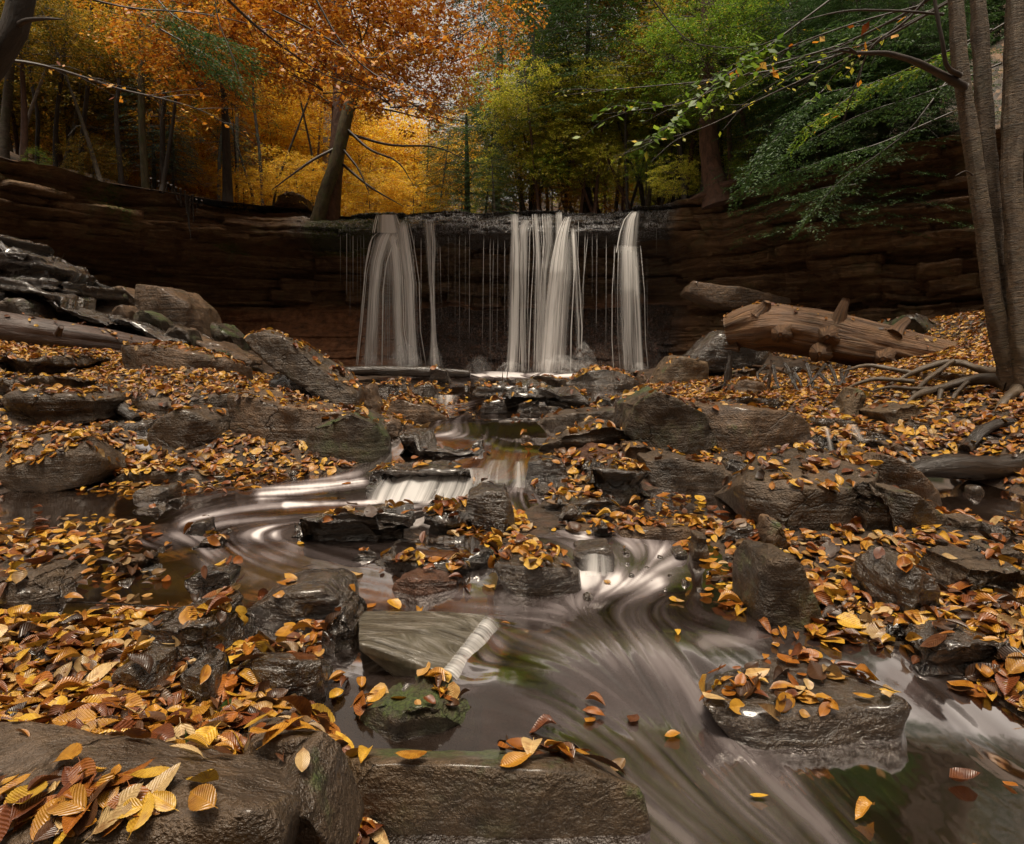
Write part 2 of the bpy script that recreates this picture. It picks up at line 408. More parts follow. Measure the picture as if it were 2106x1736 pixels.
gt = np.linspace(-.86, .86, 90); gl = np.linspace(math.log(.8), math.log(16.2), 90)
CT_, CR_ = np.meshgrid(gt, gl, indexing='ij'); cr = np.exp(CR_)
cx_, cy_ = cr * np.sin(CT_), cr * np.cos(CT_)
d2 = ((cx_[..., None] - pts[:, 0]) ** 2 + (cy_[..., None] - pts[:, 1]) ** 2) / (cr[..., None] ** 2)
wt = 1 / (d2 + .0015) ** 1.6
vx = (wt * dirs[:, 0]).sum(-1) / wt.sum(-1) + .0; vy = (wt * dirs[:, 1]).sum(-1) / wt.sum(-1)
cn = fbm(cx_ * 3 / np.sqrt(cr), cy_ * 3 / np.sqrt(cr), 9, 2) * .7
ang = np.arctan2(vy, vx) + cn
vx, vy = np.cos(ang), np.sin(ang)
def bil(A, fi, fj):
    fi = np.clip(fi, 0, A.shape[0] - 1.001); fj = np.clip(fj, 0, A.shape[1] - 1.001)
    i = fi.astype(int); j = fj.astype(int); u = fi - i; v = fj - j
    return A[i, j] * (1 - u) * (1 - v) + A[i + 1, j] * u * (1 - v) + A[i, j + 1] * (1 - u) * v + A[i + 1, j + 1] * u * v
def lic(nscale, steps, seed, stp=.011):
    rg = np.random.default_rng(seed)
    NA = rg.random((int(900 / nscale), int(760 / nscale)))
    acc = np.zeros_like(X); tot = 0
    for sgn in (1, -1):
        x = X.copy(); y = Y.copy()
        for s in range(steps):
            t = np.arctan2(x, y); l = np.log(np.hypot(x, y))
            fi = (t + .86) / 1.72; fj = (l - gl[0]) / (gl[-1] - gl[0])
            wgt = math.cos(s / steps * math.pi / 2) ** 2
            acc += wgt * bil(NA, fi * (NA.shape[0] - 1), fj * (NA.shape[1] - 1)); tot += wgt
            ux = bil(vx, fi * 89, fj * 89); uy = bil(vy, fi * 89, fj * 89)
            st = stp * np.hypot(x, y) * sgn
            x = x + ux * st; y = y + uy * st
    acc /= tot
    acc = (acc - acc.mean()) / acc.std()
    return acc
L0 = lic(2.6, 40, 11, .0034); L1 = lic(5, 34, 1, .0062); L2 = lic(13, 22, 2, .011); L3 = lic(34, 14, 5, .02)
PX, PY = project(X, Y, Wb)
def stroke_field(strokes):
    out = np.zeros_like(PX)
    for pl, wd, inten in strokes:
        q = np.array([tuple(map(float, s.split(','))) for s in pl.split()])
        best = np.full(PX.shape, 1e9)
        for (x0, y0), (x1, y1) in zip(q, q[1:]):
            dx, dy = x1 - x0, y1 - y0; L = dx * dx + dy * dy
            t = np.clip(((PX - x0) * dx + (PY - y0) * dy) / L, 0, 1)
            best = np.minimum(best, (PX - x0 - t * dx) ** 2 + ((PY - y0 - t * dy)) ** 2)
        out = np.maximum(out, inten * np.exp(-best / (2 * wd * wd)))
    return out
foam = stroke_field([
    ('960,770 1250,772', 5, 1.2), ('1300,768 1330,769', 4, 1.0), ('930,812 958,835 900,850 865,865', 12, 1.1), ('900,897 950,900 1000,912 1050,905', 6, .6),
    ('985,1016 850,1032 700,1036 590,1044', 9, 1.15), ('740,985 690,992 620,1008 540,1022', 11, .85), ('600,1045 480,1068 380,1080', 13, .5),
    ('1085,1035 1130,1058 1200,1092', 16, .95), ('1060,1010 1085,1040', 14, .8), ('560,1098 450,1108 300,1108', 12, .5), ('500,1130 420,1140 430,1165', 12, .5),
    ('690,1190 780,1215', 18, .5), ('600,1140 480,1150', 14, .3), ('1195,1190 1262,1200 1350,1190', 18, .55), ('1180,1240 1100,1270', 20, .35),
    ('930,1395 985,1380 1020,1330', 16, .7), ('960,1412 850,1420', 16, .5), ('1290,1340 1390,1370 1432,1420 1450,1510', 34, .36), ('1460,1500 1550,1600 1700,1740', 70, .33),
    ('1300,1620 1400,1740', 55, .5), ('1180,1450 1300,1500', 70, .32), ('1450,1322 1550,1312', 12, .45), ('1300,1110 1385,1150 1330,1190', 24, .4), ('1840,1385 2000,1500 2106,1570', 18, .42),
    ('1620,1590 1700,1700', 16, .45), ('960,1250 1130,1300 1250,1360', 30, .3), ('700,1390 800,1420', 30, .28), ('1800,930 1900,928', 8, .5), ('1705,920 1740,925', 6, .5),
    ('930,985 1000,965', 12, .5), ('800,960 790,985', 9, .6), ('1260,1340 1200,1330', 20, .3), ('1330,1060 1500,1050', 14, .0), ('1990,1010 2106,1060', 14, .22)])
fast = stroke_field([('870,870 1000,895 1060,930', 26, 1.6), ('935,820 870,860', 16, 1.8), ('940,785 935,820 880,850 920,880', 14, .8), ('1000,905 1040,950 850,1020 600,1040 450,1080 600,1180 900,1240 1100,1300 1200,1400 1300,1550 1500,1700', 70, 1.0),
                     ('1060,1000 1090,1060 1250,1150 1250,1220 1400,1400 1500,1600 1700,1740', 60, 1.0), ('1450,1290 1750,1340 1950,1450 2106,1600', 50, .7), ('900,1440 1250,1560', 90, 1)])
lic_mix = .6 * L0 + .7 * L1 + .38 * L2 + .15 * L3
patch = fbm(X * 2.2 / np.sqrt(R), Y * 2.2 / np.sqrt(R), 7, 3)
f = np.clip((foam * .66 + fast * .15) * (1 + .42 * lic_mix + 1.9 * patch) + fast * .035 * lic_mix - .03, 0, 1)
f = f * (1 - .55 * np.exp(-((PX - 960) / 150) ** 2 - ((PY - 945) / 45) ** 2))
f = f * (1 - .45 * f * sstep(1180, 1300, PY)) * (1 - .15 * sstep(1250, 1500, PY))
calmf = np.clip(.06 + foam + fast, 0, 1)
Zw = Wb + (L2 * .0012 + L1 * .0006 + L3 * .0015) * calmf * np.sqrt(R) * (.35 + 1.0 * np.clip(foam + fast * .4, 0, 1)) + .0012 * fbm(X * 9, Y * 9) 
keep = (Gz(X, Y) < Wb + .05)
Fw = grid_faces(NT, NR)[:, ::-1]
kf = keep.ravel()[Fw].any(1)
me = np_mesh('stream_water', np.stack([X, Y, Zw], -1).reshape(-1, 3), Fw[kf])
attr(me, 'foam', f); attr(me, 'ripple', L0 * .4 + L1 * .5 + L2 * .3)
m, nt = new_mat('stream'); b = N(nt)
fo = b.attr('foam'); rp = b.attr('ripple')
P = b.n('ShaderNodeNewGeometry').outputs['Position']
nrm = b.bump(b.math('MULTIPLY', rp, b.math('ADD', fo, .06)), .006, .35)
tr = b.n('ShaderNodeBsdfTransparent', ins={'Color': (.62, .46, .33, 1)}).outputs[0]
body = b.pbsdf((.030, .020, .014), .12, nrm)
under = b.n('ShaderNodeMixShader', ins={0: .42, 1: tr, 2: body}).outputs[0]
gl_ = b.n('ShaderNodeBsdfGlossy', ins={'Color': (.75, .70, .68, 1), 'Roughness': .08, 'Normal': nrm}).outputs[0]
fr = b.n('ShaderNodeFresnel', ins={'IOR': 1.33, 'Normal': nrm}).outputs[0]
wat = b.n('ShaderNodeMixShader', ins={0: b.math('MULTIPLY', fr, .8, True), 1: under, 2: gl_}).outputs[0]
fcol = b.ramp(fo, [(.05, (.028, .020, .018)), (.35, (.080, .065, .064)), (.65, (.22, .19, .188)), (1, (.62, .58, .57))])
milk = b.n('ShaderNodeBsdfDiffuse', ins={'Color': fcol, 'Normal': nrm}).outputs[0]
b.out(b.n('ShaderNodeMixShader', ins={0: b.ramp(fo, [(.0, 0.0), (.12, .26), (.4, .68), (.8, .95)]), 1: wat, 2: milk}).outputs[0])
MATS['stream'] = m
water = tag(link('water', me, m), kind='structure')

# ------------------------------------------------------------------ cliff amphitheatre
PATH = np.array([(-17, 2.0, 3.9), (-12.4, 7.3, 3.75), (-10.4, 10.2, 3.66), (-9.2, 12.4, 3.66), (-7.9, 14.2, 3.62), (-6.5, 15.3, 3.62), (-3.6, 15.6, 3.64), (-1.5, 15.35, 3.66),
                 (.5, 15.5, 3.68), (3.2, 15.4, 3.70), (4.5, 14.6, 3.74), (5.6, 13.1, 3.72), (7.0, 11.7, 3.76), (8.9, 10.5, 3.92), (12, 8.8, 4.2), (17, 4, 4.6)], float)
def catmull(Pn, n):
    seg = np.linalg.norm(np.diff(Pn[:, :2], axis=0), axis=1); cs = np.concatenate([[0], np.cumsum(seg)])
    s = np.linspace(0, cs[-1], n); out = np.stack([np.interp(s, cs, Pn[:, k]) for k in range(Pn.shape[1])], -1)
    k = np.ones(41) / 41
    pad = np.pad(out, ((20, 20), (0, 0)), mode='reflect', reflect_type='odd')
    return s, np.stack([np.convolve(pad[:, q], k, 'valid') for q in range(Pn.shape[1])], -1)
NS = 900
S, CP = catmull(PATH, NS)
tg = np.gradient(CP[:, :2], axis=0); tg /= np.linalg.norm(tg, axis=1)[:, None]
NRM = np.stack([tg[:, 1], -tg[:, 0]], -1)      # points into the gorge
s_of_x = lambda x: np.interp(x, CP[:, 0], S)
xc = CP[:, 0]
# strata
rg = np.random.default_rng(12)
zb = [-1.2]
while zb[-1] < 5.0: zb.append(zb[-1] + rg.choice([.06, .09, .13, .2, .3], p=[.2, .25, .25, .2, .1]))
zb = np.array(zb); nl = len(zb)
offs = rg.normal(0, .15, nl)
NZ = 250
fz = np.linspace(0, 1, NZ)
left = sstep(-6.3, -8.5, xc); cen = sstep(-7.0, -5.6, xc) * sstep(4.3, 3.3, xc); right = sstep(3.2, 4.6, xc)
fall = sstep(-3.2, -2.2, xc) * sstep(4.0, 3.5, xc)
PROF = {'l': ([-1.0, -.2, .4, 1.0, 1.9, 2.3, 2.5, 3.0, 3.4, 3.7, 5], [1.2, 1.5, 2.1, 2.3, 2.0, 1.0, .45, .25, .3, .0, .1]),
        'c': ([-1.0, -.45, .15, .75, 1.35, 1.7, 2.3, 2.75, 2.84, 2.93, 3.05, 3.25, 3.5, 3.7, 5], [-.6, -.1, .45, .95, 1.45, 1.85, 1.9, 1.6, .9, .0, .02, .28, .65, 1.0, 1]),
        'r': ([-1.0, .2, .6, 1.1, 1.5, 2.2, 2.9, 3.3, 3.7, 5], [.6, .9, 1.1, .95, .65, .55, .35, .22, .0, .1])}
Vc = np.zeros((NS, NZ, 3)); wet = np.zeros((NS, NZ)); clay = np.zeros((NS, NZ)); mossm = np.zeros((NS, NZ))
ztop = CP[:, 2] + .05 * fbm(S * 1.2, 0 * S, 2) + .05 * np.round(vnoise(S * .9, 0 * S, 7) * 2) / 2
lipw = .10 * fbm(S * 1.5, 0 * S, 5, 3)
for j in range(NZ):
    z = -1.1 + (ztop + 1.1) * fz[j]
    wl, wc, wr = left + (1 - left - cen - right).clip(0) * .5, cen + (1 - left - cen - right).clip(0) * .5, right
    zz = z - ztop + 3.66
    zn = zz + .16 * fbm(S * .45, 0 * S, 31, 2) + .05 * fbm(S * 3, zz * 0, 8, 2)
    rec = (np.interp(zn, *PROF['l']) * wl + np.interp(zn, *PROF['c']) * wc + np.interp(zn, *PROF['r']) * wr) / (wl + wc + wr)
    # tilted layers
    zt = z + .05 * np.sin(S * .5) + .22 * vnoise(S * .3, 0 * S, 3) + .07 * vnoise(S * 1.1, z * .8, 6) + 2
    zt2 = zt - 2
    li = np.clip(np.searchsorted(zb, zt2) - 1, 0, nl - 2)
    fr_ = (zt2 - zb[li]) / (zb[li + 1] - zb[li])
    cell = np.floor(S / (.7 + 1.3 * _h(li, li * 3 + 1, 5)) + li * 3.7).astype(np.int64)
    blk = (_h(cell, li, 9) - .5)
    cf = S / (.7 + 1.3 * _h(li, li * 3 + 1, 5)) + li * 3.7; cf = cf - np.floor(cf)
    groove = np.exp(-((fr_) / .12) ** 2) + np.exp(-((1 - fr_) / .12) ** 2)
    crack = np.exp(-(np.minimum(cf, 1 - cf) / .03) ** 2)
    o = offs[li] + blk * .50
    clayz = sstep(1.55, 1.15, zn + .2 * fbm(S, 0 * S, 3)) * np.maximum(cen, sstep(-10, -8, xc) * sstep(-3, -5, xc))
    amp = 1 - .85 * clayz
    ctop = cen * sstep(2.9, 3.0, zn)
    amp = amp * (1 - .45 * ctop)
    o = (o - .055 * groove - .04 * crack) * amp + .05 * fbm(S * 2.5, z * 5, 1, 4) + .16 * amp * fbm(S * .9, z * 1.6, 21, 3) + .07 * amp * np.round(2 * vnoise(S * 1.7, z * 2.6, 25)) + .14 * clayz * fbm(S * 1.3, z * 2.4, 6, 4) + .05 * clayz * fbm(S * 5, z * 9, 2, 3)
    o = o + ctop * (.14 * fbm(S * 1.3, z * 1.2, 12, 3) + .16 * np.abs(fbm(S * 3, z * 6, 15, 3)) + .07 * fbm(S * 11, z * 16, 18, 2))
    d = -rec + o
    Vc[:, j, 0] = CP[:, 0] + NRM[:, 0] * d; Vc[:, j, 1] = CP[:, 1] + NRM[:, 1] * d; Vc[:, j, 2] = z
    # each row sinks a little towards the gap between layers
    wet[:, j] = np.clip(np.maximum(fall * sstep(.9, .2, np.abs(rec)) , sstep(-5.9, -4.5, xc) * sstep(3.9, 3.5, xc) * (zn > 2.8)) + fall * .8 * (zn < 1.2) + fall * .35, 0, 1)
    clay[:, j] = clayz
    mossm[:, j] = sstep(.25, .6, vnoise(S * .9, z * 1.2, 4) + .3 * vnoise(S * 6, z * 2, 5)) * (zn > 2.7) * (1 - fall) + (np.exp(-((xc + 4.0) / .28) ** 2) + .8 * np.exp(-((xc + 4.75) / .2) ** 2)) * (zn > 2.85) * (zn < 3.58)
Vc = Vc.reshape(-1, 3)
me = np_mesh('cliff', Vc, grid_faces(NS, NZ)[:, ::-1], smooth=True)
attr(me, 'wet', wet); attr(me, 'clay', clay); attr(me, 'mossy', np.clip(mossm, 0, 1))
m, nt = new_mat('cliff'); b = N(nt)
geo = b.n('ShaderNodeNewGeometry'); P = geo.outputs['Position']
aw, ac, am = b.attr('wet'), b.attr('clay'), b.attr('mossy')
n1 = b.noise(P, 1.1, 5, .6, .3); n2 = b.noise(P, 9, 6, .65); n3 = b.noise(b.scale(P, (.9, .9, 11)), 1.3, 5, .65, .5)
c = b.ramp(n1, [(.3, (.06, .030, .014)), (.5, (.16, .082, .037)), (.7, (.27, .16, .075))])
c = b.mix(.6, c, b.ramp(n3, [(.35, (.035, .020, .011)), (.5, (.15, .085, .042)), (.68, (.28, .19, .10))]))
c = b.mix(.6, c, b.ramp(n2, [(.3, .3), (.7, 1.35)]), 'MULTIPLY')
c = b.mix(b.ramp(b.noise(P, 2.2, 3), [(.55, 0.0), (.7, .5)]), c, (.11, .10, .045))
cc = b.ramp(b.noise(P, 5, 6, .7), [(.3, (.06, .026, .012)), (.55, (.22, .095, .042)), (.75, (.34, .17, .085))])
c = b.mix(ac, c, cc)
wc_ = b.mix(1.0, c, b.ramp(b.noise(b.scale(P, (6, 6, 2)), 2, 5, .7), [(.35, (.10, .11, .13)), (.65, (.42, .45, .52))]), 'MULTIPLY')
c = b.mix(aw, c, wc_)
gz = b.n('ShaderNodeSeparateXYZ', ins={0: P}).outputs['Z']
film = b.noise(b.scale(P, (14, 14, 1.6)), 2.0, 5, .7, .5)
film_glint_mask = b.noise(P, 2.0, 4, .7)
film_glint = b.math('MULTIPLY', b.ramp(film, [(.48, 0.0), (.58, 1.0)]), b.ramp(film_glint_mask, [(.38, .15), (.54, 1.0)]))
film_glint = b.math('MULTIPLY', b.math('MULTIPLY', film_glint, aw), b.ramp(b.math('MULTIPLY', gz, .2), [(.58, .12), (.60, .9)]))
c = b.mix(film_glint, c, (.52, .53, .56))  # white water film plus silvery glints painted into the wet rock colour
c = b.mix(b.math('MULTIPLY', am, b.ramp(b.noise(P, 14, 4, .7), [(.42, 0.0), (.55, 1.0)])), c, b.ramp(b.noise(P, 60, 3), [(.3, (.02, .035, .005)), (.7, (.10, .13, .018))]))
h = b.math('ADD', b.math('MULTIPLY', n3, .9), b.math('MULTIPLY', n2, .7))
wb = b.noise(b.scale(P, (9, 9, 7)), 2.5, 5, .75)
h = b.math('ADD', h, b.math('MULTIPLY', wb, b.math('MULTIPLY', aw, 1.6)))
rr = b.mix(aw, b.ramp(n2, [(.35, .5), (.65, .75)]), (.16, .16, .16))
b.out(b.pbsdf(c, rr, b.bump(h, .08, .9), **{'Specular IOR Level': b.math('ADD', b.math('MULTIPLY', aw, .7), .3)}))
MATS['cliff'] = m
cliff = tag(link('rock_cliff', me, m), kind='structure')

# wooded upper ground behind the cliff edge
NTT = 110
tt = np.concatenate([np.linspace(-.05, 3, 50), np.linspace(3.3, 70, 60)])
SI = np.arange(0, NS, 4)
Pu = np.zeros((len(SI), NTT, 3))
for a_, i in enumerate(SI):
    d = np.maximum(tt, cen[i] * 1.0)
    out2 = -NRM[i]
    x = CP[i, 0] + out2[0] * d; y = CP[i, 1] + out2[1] * d
    lx = np.maximum(-x - 5.5, 0); rx = np.maximum(x - 3.6, 0)
    side = sstep(.0, 4, d)
    z = ztop[i] + .01 * d + side * np.minimum(lx, 25) * .16 + side * np.minimum(rx, 25) * .42 + .27 * np.maximum(d - 10, 0)
    z = z + .25 * fbm(x * .5, y * .5, 2, 3) * sstep(.3, 2, d) + .10 * sstep(0, .8, d) * (abs(CP[i, 0] + 1) > 4.5)
    # stacked ledges on the right-hand slope
    st = sstep(4.5, 6, x) * sstep(4, .3, d)
    z = z * (1 - st) + st * (np.round(z / .22) * .22 + .05 * fbm(x * 3, y * 3))
    Pu[a_, :, 0] = x; Pu[a_, :, 1] = y; Pu[a_, :, 2] = np.where(d < 0.01, ztop[i] - .01, z)
m, nt = new_mat('forest_floor'); b = N(nt)
P = b.n('ShaderNodeNewGeometry').outputs['Position']
v = b.n('ShaderNodeTexVoronoi', ins={'Vector': P, 'Scale': 9}).outputs
c = b.ramp(b.n('ShaderNodeSeparateColor', ins={0: v['Color']}).outputs[0], [(0, (.012, .007, .004)), (.45, (.035, .018, .008)), (.7, (.09, .042, .015)), (1, (.14, .07, .025))])
c = b.mix(b.ramp(b.noise(P, 1.5, 4), [(.5, 0.0), (.6, .9)]), c, (.03, .019, .010))
b.out(b.pbsdf(c, .7, b.bump(v['Distance'], .05, .6)))
MATS['forest_floor'] = m
me = np_mesh('forest_ground', Pu.reshape(-1, 3), grid_faces(len(SI), NTT))
upper = tag(link('forest_ground', me, m), kind='structure')
UBVH = BVHTree.FromPolygons([tuple(v) for v in Pu.reshape(-1, 3)], [tuple(int(k) for k in f) for f in grid_faces(len(SI), NTT)])
CBVH = BVHTree.FromPolygons([tuple(v) for v in Vc], [tuple(int(k) for k in f) for f in grid_faces(NS, NZ)])
def upz(x, y):
    h = UBVH.ray_cast(Vector((x, y, 40)), Vector((0, 0, -1)))
    return h[0].z if h[0] else 3.7
# ------------------------------------------------------------------ rocks
ROCKV, ROCKF, ROCKCOV = [], [], []     # everything the leaves may fall on
_voff = [0]
def register(me, cover, loc=(0, 0, 0)):
    n = len(me.vertices); v = np.empty(n * 3, np.float32); me.vertices.foreach_get('co', v)
    v = v.reshape(-1, 3) + np.array(loc)
    for p in me.polygons:
        ROCKF.append(tuple(i + _voff[0] for i in p.vertices)); ROCKCOV.append(cover)
    ROCKV.append(v); _voff[0] += n

def pts(s): return [tuple(map(float, q.split(','))) for q in s.split()]

def hull_mesh(name, P3, size_px_depth, rough=1.0, lam=0.0, seed=0, soft=1, chips=4):
    bm = bmesh.new()
    for p in P3: bm.verts.new(p)
    bmesh.ops.convex_hull(bm, input=bm.verts, use_existing_faces=False)
    bmesh.ops.delete(bm, geom=[v for v in bm.verts if not v.link_faces], context='VERTS')
    xs = [v.co for v in bm.verts]
    cen_ = sum(xs, Vector()) / len(xs); rgb_ = random.Random(seed * 7 + 1)
    for _ in range(chips):
        n_ = Vector((rgb_.gauss(0, 1), rgb_.gauss(0, 1) - .3, rgb_.gauss(0, .7) + .35)).normalized()
        sup = max((v.co - cen_).dot(n_) for v in bm.verts)
        bmesh.ops.bisect_plane(bm, geom=bm.verts[:] + bm.edges[:] + bm.faces[:], plane_co=cen_ + n_ * sup * rgb_.uniform(.80, .93), plane_no=n_, clear_outer=True)
        P_ = [v.co.copy() for v in bm.verts]; bm.clear()
        for p in P_: bm.verts.new(p)
        bmesh.ops.convex_hull(bm, input=bm.verts, use_existing_faces=False)
        bmesh.ops.delete(bm, geom=[v for v in bm.verts if not v.link_faces], context='VERTS')
    xs = [v.co for v in bm.verts]
    dims = [max(c[k] for c in xs) - min(c[k] for c in xs) for k in range(3)]
    size = sorted(dims)[1] + .3 * max(dims)
    L = max(max(dims) / 34, size_px_depth * .0062)
    for _ in range(9):
        bmesh.ops.triangulate(bm, faces=bm.faces[:])
        le = [e for e in bm.edges if e.calc_length() > L * 1.5]
        if not le or len(bm.verts) > 9000: break
        bmesh.ops.subdivide_edges(bm, edges=le, cuts=1)
    bmesh.ops.triangulate(bm, faces=bm.faces[:])
    for _ in range(soft): bmesh.ops.smooth_vert(bm, verts=bm.verts, factor=.5, use_axis_x=True, use_axis_y=True, use_axis_z=True)
    bm.normal_update()
    if not lam: lam = .2 if chips > 1 else 0
    so_ = Vector((seed * 3.17, seed * 1.3, seed * 7.7))
    a = size * .055 * rough
    new = []
    fr1 = 1.7 / size; fr2 = 6.0 / size
    for v in bm.verts:
        p = v.co + so_
        n1 = noise.noise(p * fr1)
        # chipped facets: cell noise gives flat broken planes
        vd = noise.voronoi(p * fr1 * 1.4)[0]
        n2 = (vd[1] - vd[0])
        n3 = noise.fractal(p * fr2, .9, 2.1, 4)
        d = a * (1.1 * n1 + .8 * min(n2, .35) - .25 + .42 * n3)
        if lam:
            q = (v.co.z + .12 * v.co.x * math.sin(seed) + .25 * a * n1 / max(a, 1e-4) * size * .2) * 9 / max(size * .5, .05) * lam
            t = q - math.floor(q)
            d += size * (.055 if lam > .25 else .03) * (noise.cell(Vector((math.floor(q) * 1.7, seed, 0))) - .5) * 1.6 - size * (.024 if lam > .25 else .012) * math.exp(-((t - .5) / .18) ** 2)
        new.append(v.co + v.normal * d)
    for v, c in zip(bm.verts, new): v.co = c
    me = bpy.data.meshes.new(name); bm.to_mesh(me); bm.free()
    me.polygons.foreach_set('use_smooth', [True] * len(me.polygons))
    return me

ROCKN = [0]
def rock(name, label, front, th, mat='brown', cover=.15, d=None, top=None, lam=0.0, rough=1.0, soft=1, chips=4, cat=None, sink=.07, group=None, back=.92, bulge=.3):
    if rough <= .7 and chips > 1: chips = 1
    fr_ = pts(front); ROCKN[0] += 1; seed = ROCKN[0]
    if d is None or 2.2 < d < 7.6:
        bx, by = max(fr_, key=lambda q: q[1]); d = ground_hit(bx, by)
    xs = [q[0] for q in fr_]; cx = (min(xs) + max(xs)) / 2; hw = (max(xs) - min(xs)) / 2
    F3 = []
    for (x, y) in fr_:
        u = (x - cx) / hw
        F3.append(at(x, y, d + bulge * th * u * u))
    zmid = (max(p.z for p in F3) + min(p.z for p in F3)) / 2
    cxx = sum(p.x for p in F3) / len(F3)
    P3 = list(F3)
    if top:
        P3 += [at(x, y, d + th) for x, y in pts(top)]
    for p in F3:
        if p.z > zmid:
            if not top: P3.append(Vector((cxx + (p.x - cxx) * back, p.y + th, p.z - .02 * th)))
        else:
            P3.append(Vector((cxx + (p.x - cxx) * .92, p.y + th * .95, p.z - sink)))
            P3.append(Vector((p.x, p.y + .02, p.z - sink)))
    base = Vector((cxx, sum(p.y for p in P3) / len(P3), min(p.z for p in F3)))
    me = hull_mesh(name, [p - base for p in P3], d, rough, lam, seed, soft, chips)
    # keep the world-space texture continuous but shift it from rock to rock
    o = link(name, me, MATS[mat], loc=base)
    tag(o, label, cat or name.replace('_', ' ').split()[-1], group)
    register(me, cover, base)
    return o

R_ = rock
# left bank, far to near
R_('flat_rock', 'dark tilted slab jutting from the left bank, highest rock there, edged with leaves', '-40,470 0,487 75,528 148,572 145,588 90,592 0,572 -40,560', 1.3, 'wet', .35, 8.2, lam=.6)
R_('flat_rock', 'long thin dark slab sloping down just below the highest left slab', '-40,565 0,568 60,585 215,648 214,664 100,628 0,592 -40,590', .9, 'wet', .35, 8.0, lam=.5)
R_('flat_rock', 'thin leaf-edged slab lying behind the long fallen log on the left', '215,645 260,652 385,700 380,712 345,705 220,662', .8, 'wet', .5, 8.4)
R_('rock', 'low slab end behind the log, beside the mossy pointed boulder', '340,672 380,680 520,738 515,750 430,725 350,690', .7, 'brown', .4, 8.9)
R_('boulder', 'small brown boulder left of the triangular one on the left bank', '160,600 176,588 205,592 236,625 238,648 170,645', .7, 'mossy', .1, 9.4)
R_('boulder', 'triangular grey-brown boulder leaning on the tall boulder of the left bank', '225,612 229,583 246,582 300,632 318,665 232,660', .8, 'brown', .15, 9.9, lam=.2, rough=.68)
R_('boulder', 'tallest boulder of the left pile, with a ridge down its front', '268,600 278,584 335,590 385,625 405,660 420,708 380,712 300,670 270,640', 1.1, 'brown', .05, 9.7, rough=.68)
R_('boulder', 'greenish pointed boulder at the right end of the left pile', '424,712 425,662 432,657 470,682 494,704 492,720 450,722', .7, 'mossy', .1, 10.2)
R_('rock', 'small rounded rock at the foot of the triangular boulder', '225,655 228,632 245,622 263,640 262,660', .4, 'brown', .1, 8.9)
R_('rock', 'small green mossy rock in front of the tall left boulder', '268,668 275,640 300,636 330,660 335,680', .5, 'mossy', .2, 8.8)
R_('rock', 'rounded rock behind the log, right of the small mossy rock', '330,700 335,672 352,664 378,675 395,705', .5, 'mossy', .2, 8.6)
R_('rock', 'leaf-strewn grey hump above the left end of the long log', '-30,640 0,612 30,612 65,625 85,655 60,665', .9, 'grey', .4, 7.9)
R_('flat_rock', 'flat leaf-covered slab at the left edge in front of the log', '-40,722 0,718 92,727 101,778 72,792 0,790 -40,790', 1.0, 'grey', .8, None, lam=.3)
R_('rock', 'rough rock at the left edge under the leaf-covered slab', '-40,780 0,776 55,772 68,785 62,812 30,816 -40,820', .8, 'grey', .3, None)
R_('boulder', 'blocky brown boulder with a flat sloping top in front of the long log', '243,745 243,706 285,706 400,728 473,745 474,777 375,782 266,780', .75, 'brown', .35, 6.4, soft=1, rough=.6)
R_('rock', 'mossy rock wedged between the blocky brown boulder and the log', '330,730 335,715 375,708 440,725 462,748 450,760', .5, 'mossy', .3, 7.4)
R_('flat_rock', 'broad flat slab heaped with leaves left of the long dark block', '203,787 225,792 300,830 340,836 465,808 505,800 500,815 465,826 330,866 300,858 262,822', .9, 'grey', .95, 4.9, top='210,768 330,758 480,765 515,780', soft=1, rough=.6)
R_('boulder', 'large tilted slab propped up beside the stream, leaves on its upper face', '494,697 505,685 540,681 585,693 615,750 712,802 750,822 748,845 735,851 695,836 615,785 555,757 515,722', .55, 'grey', .4, 5.7, top='560,684 655,722 715,760 745,795 755,812', lam=0, soft=1, rough=.68)
R_('rock', 'dark rock supporting the propped tilted slab from below', '560,770 600,775 680,820 690,850 600,850 560,815', .6, 'wet', .1, 6.1)
R_('rock', 'narrow slab leaning against the lower end of the propped slab', '750,795 757,790 785,850 782,860 760,858 745,840', .35, 'brown', .2, 5.9)
R_('flat_rock', 'long dark wedge-shaped block with leaves along its top edge', '463,812 470,806 585,833 713,850 705,905 640,925 580,912 545,906 466,872', .65, 'brown', .3, 5.0, soft=1, rough=.68)
R_('boulder', 'rounded boulder at the stream edge with moss on its face and one leaf stuck on', '622,915 640,870 715,850 770,872 802,902 797,935 765,954 715,958 655,940', .6, 'mossy', .2, 4.6, rough=.68)
R_('rock', 'low leaf-topped rock trailing right from the mossy-faced boulder', '745,862 790,862 842,878 840,890 800,905 770,890', .4, 'brown', .5, 4.9)
R_('boulder', 'dark angular boulder capped with leaves, left of the long wedge block', '300,900 318,868 360,843 395,847 430,863 457,890 448,918 375,932 310,924', .5, 'grey', .35, 4.5, rough=.68)
R_('rock', 'small dark block in the shade behind the leaf-capped angular boulder', '217,865 300,865 312,895 300,905 232,897', .4, 'wet', .1, None)
R_('flat_rock', 'long layered flat rock at the left edge above the dark pool inlet', '-40,822 56,813 150,813 196,822 200,847 140,862 0,870 -40,870', .55, 'grey', .5, None, lam=.3)
R_('flat_rock', 'big leaf-strewn slab at the left edge beside the still pool', '-40,975 0,972 94,948 160,932 192,898 208,925 200,955 160,984 94,997 -40,1008', .5, 'grey', .6, 3.35, top='-40,897 90,886 190,886', soft=1, rough=.6)
R_('flat_rock', 'thin flat slab at the waterline buried under leaves on the left', '210,974 340,972 476,978 478,997 375,1001 212,999', .35, 'grey', .9, None, rough=.6)
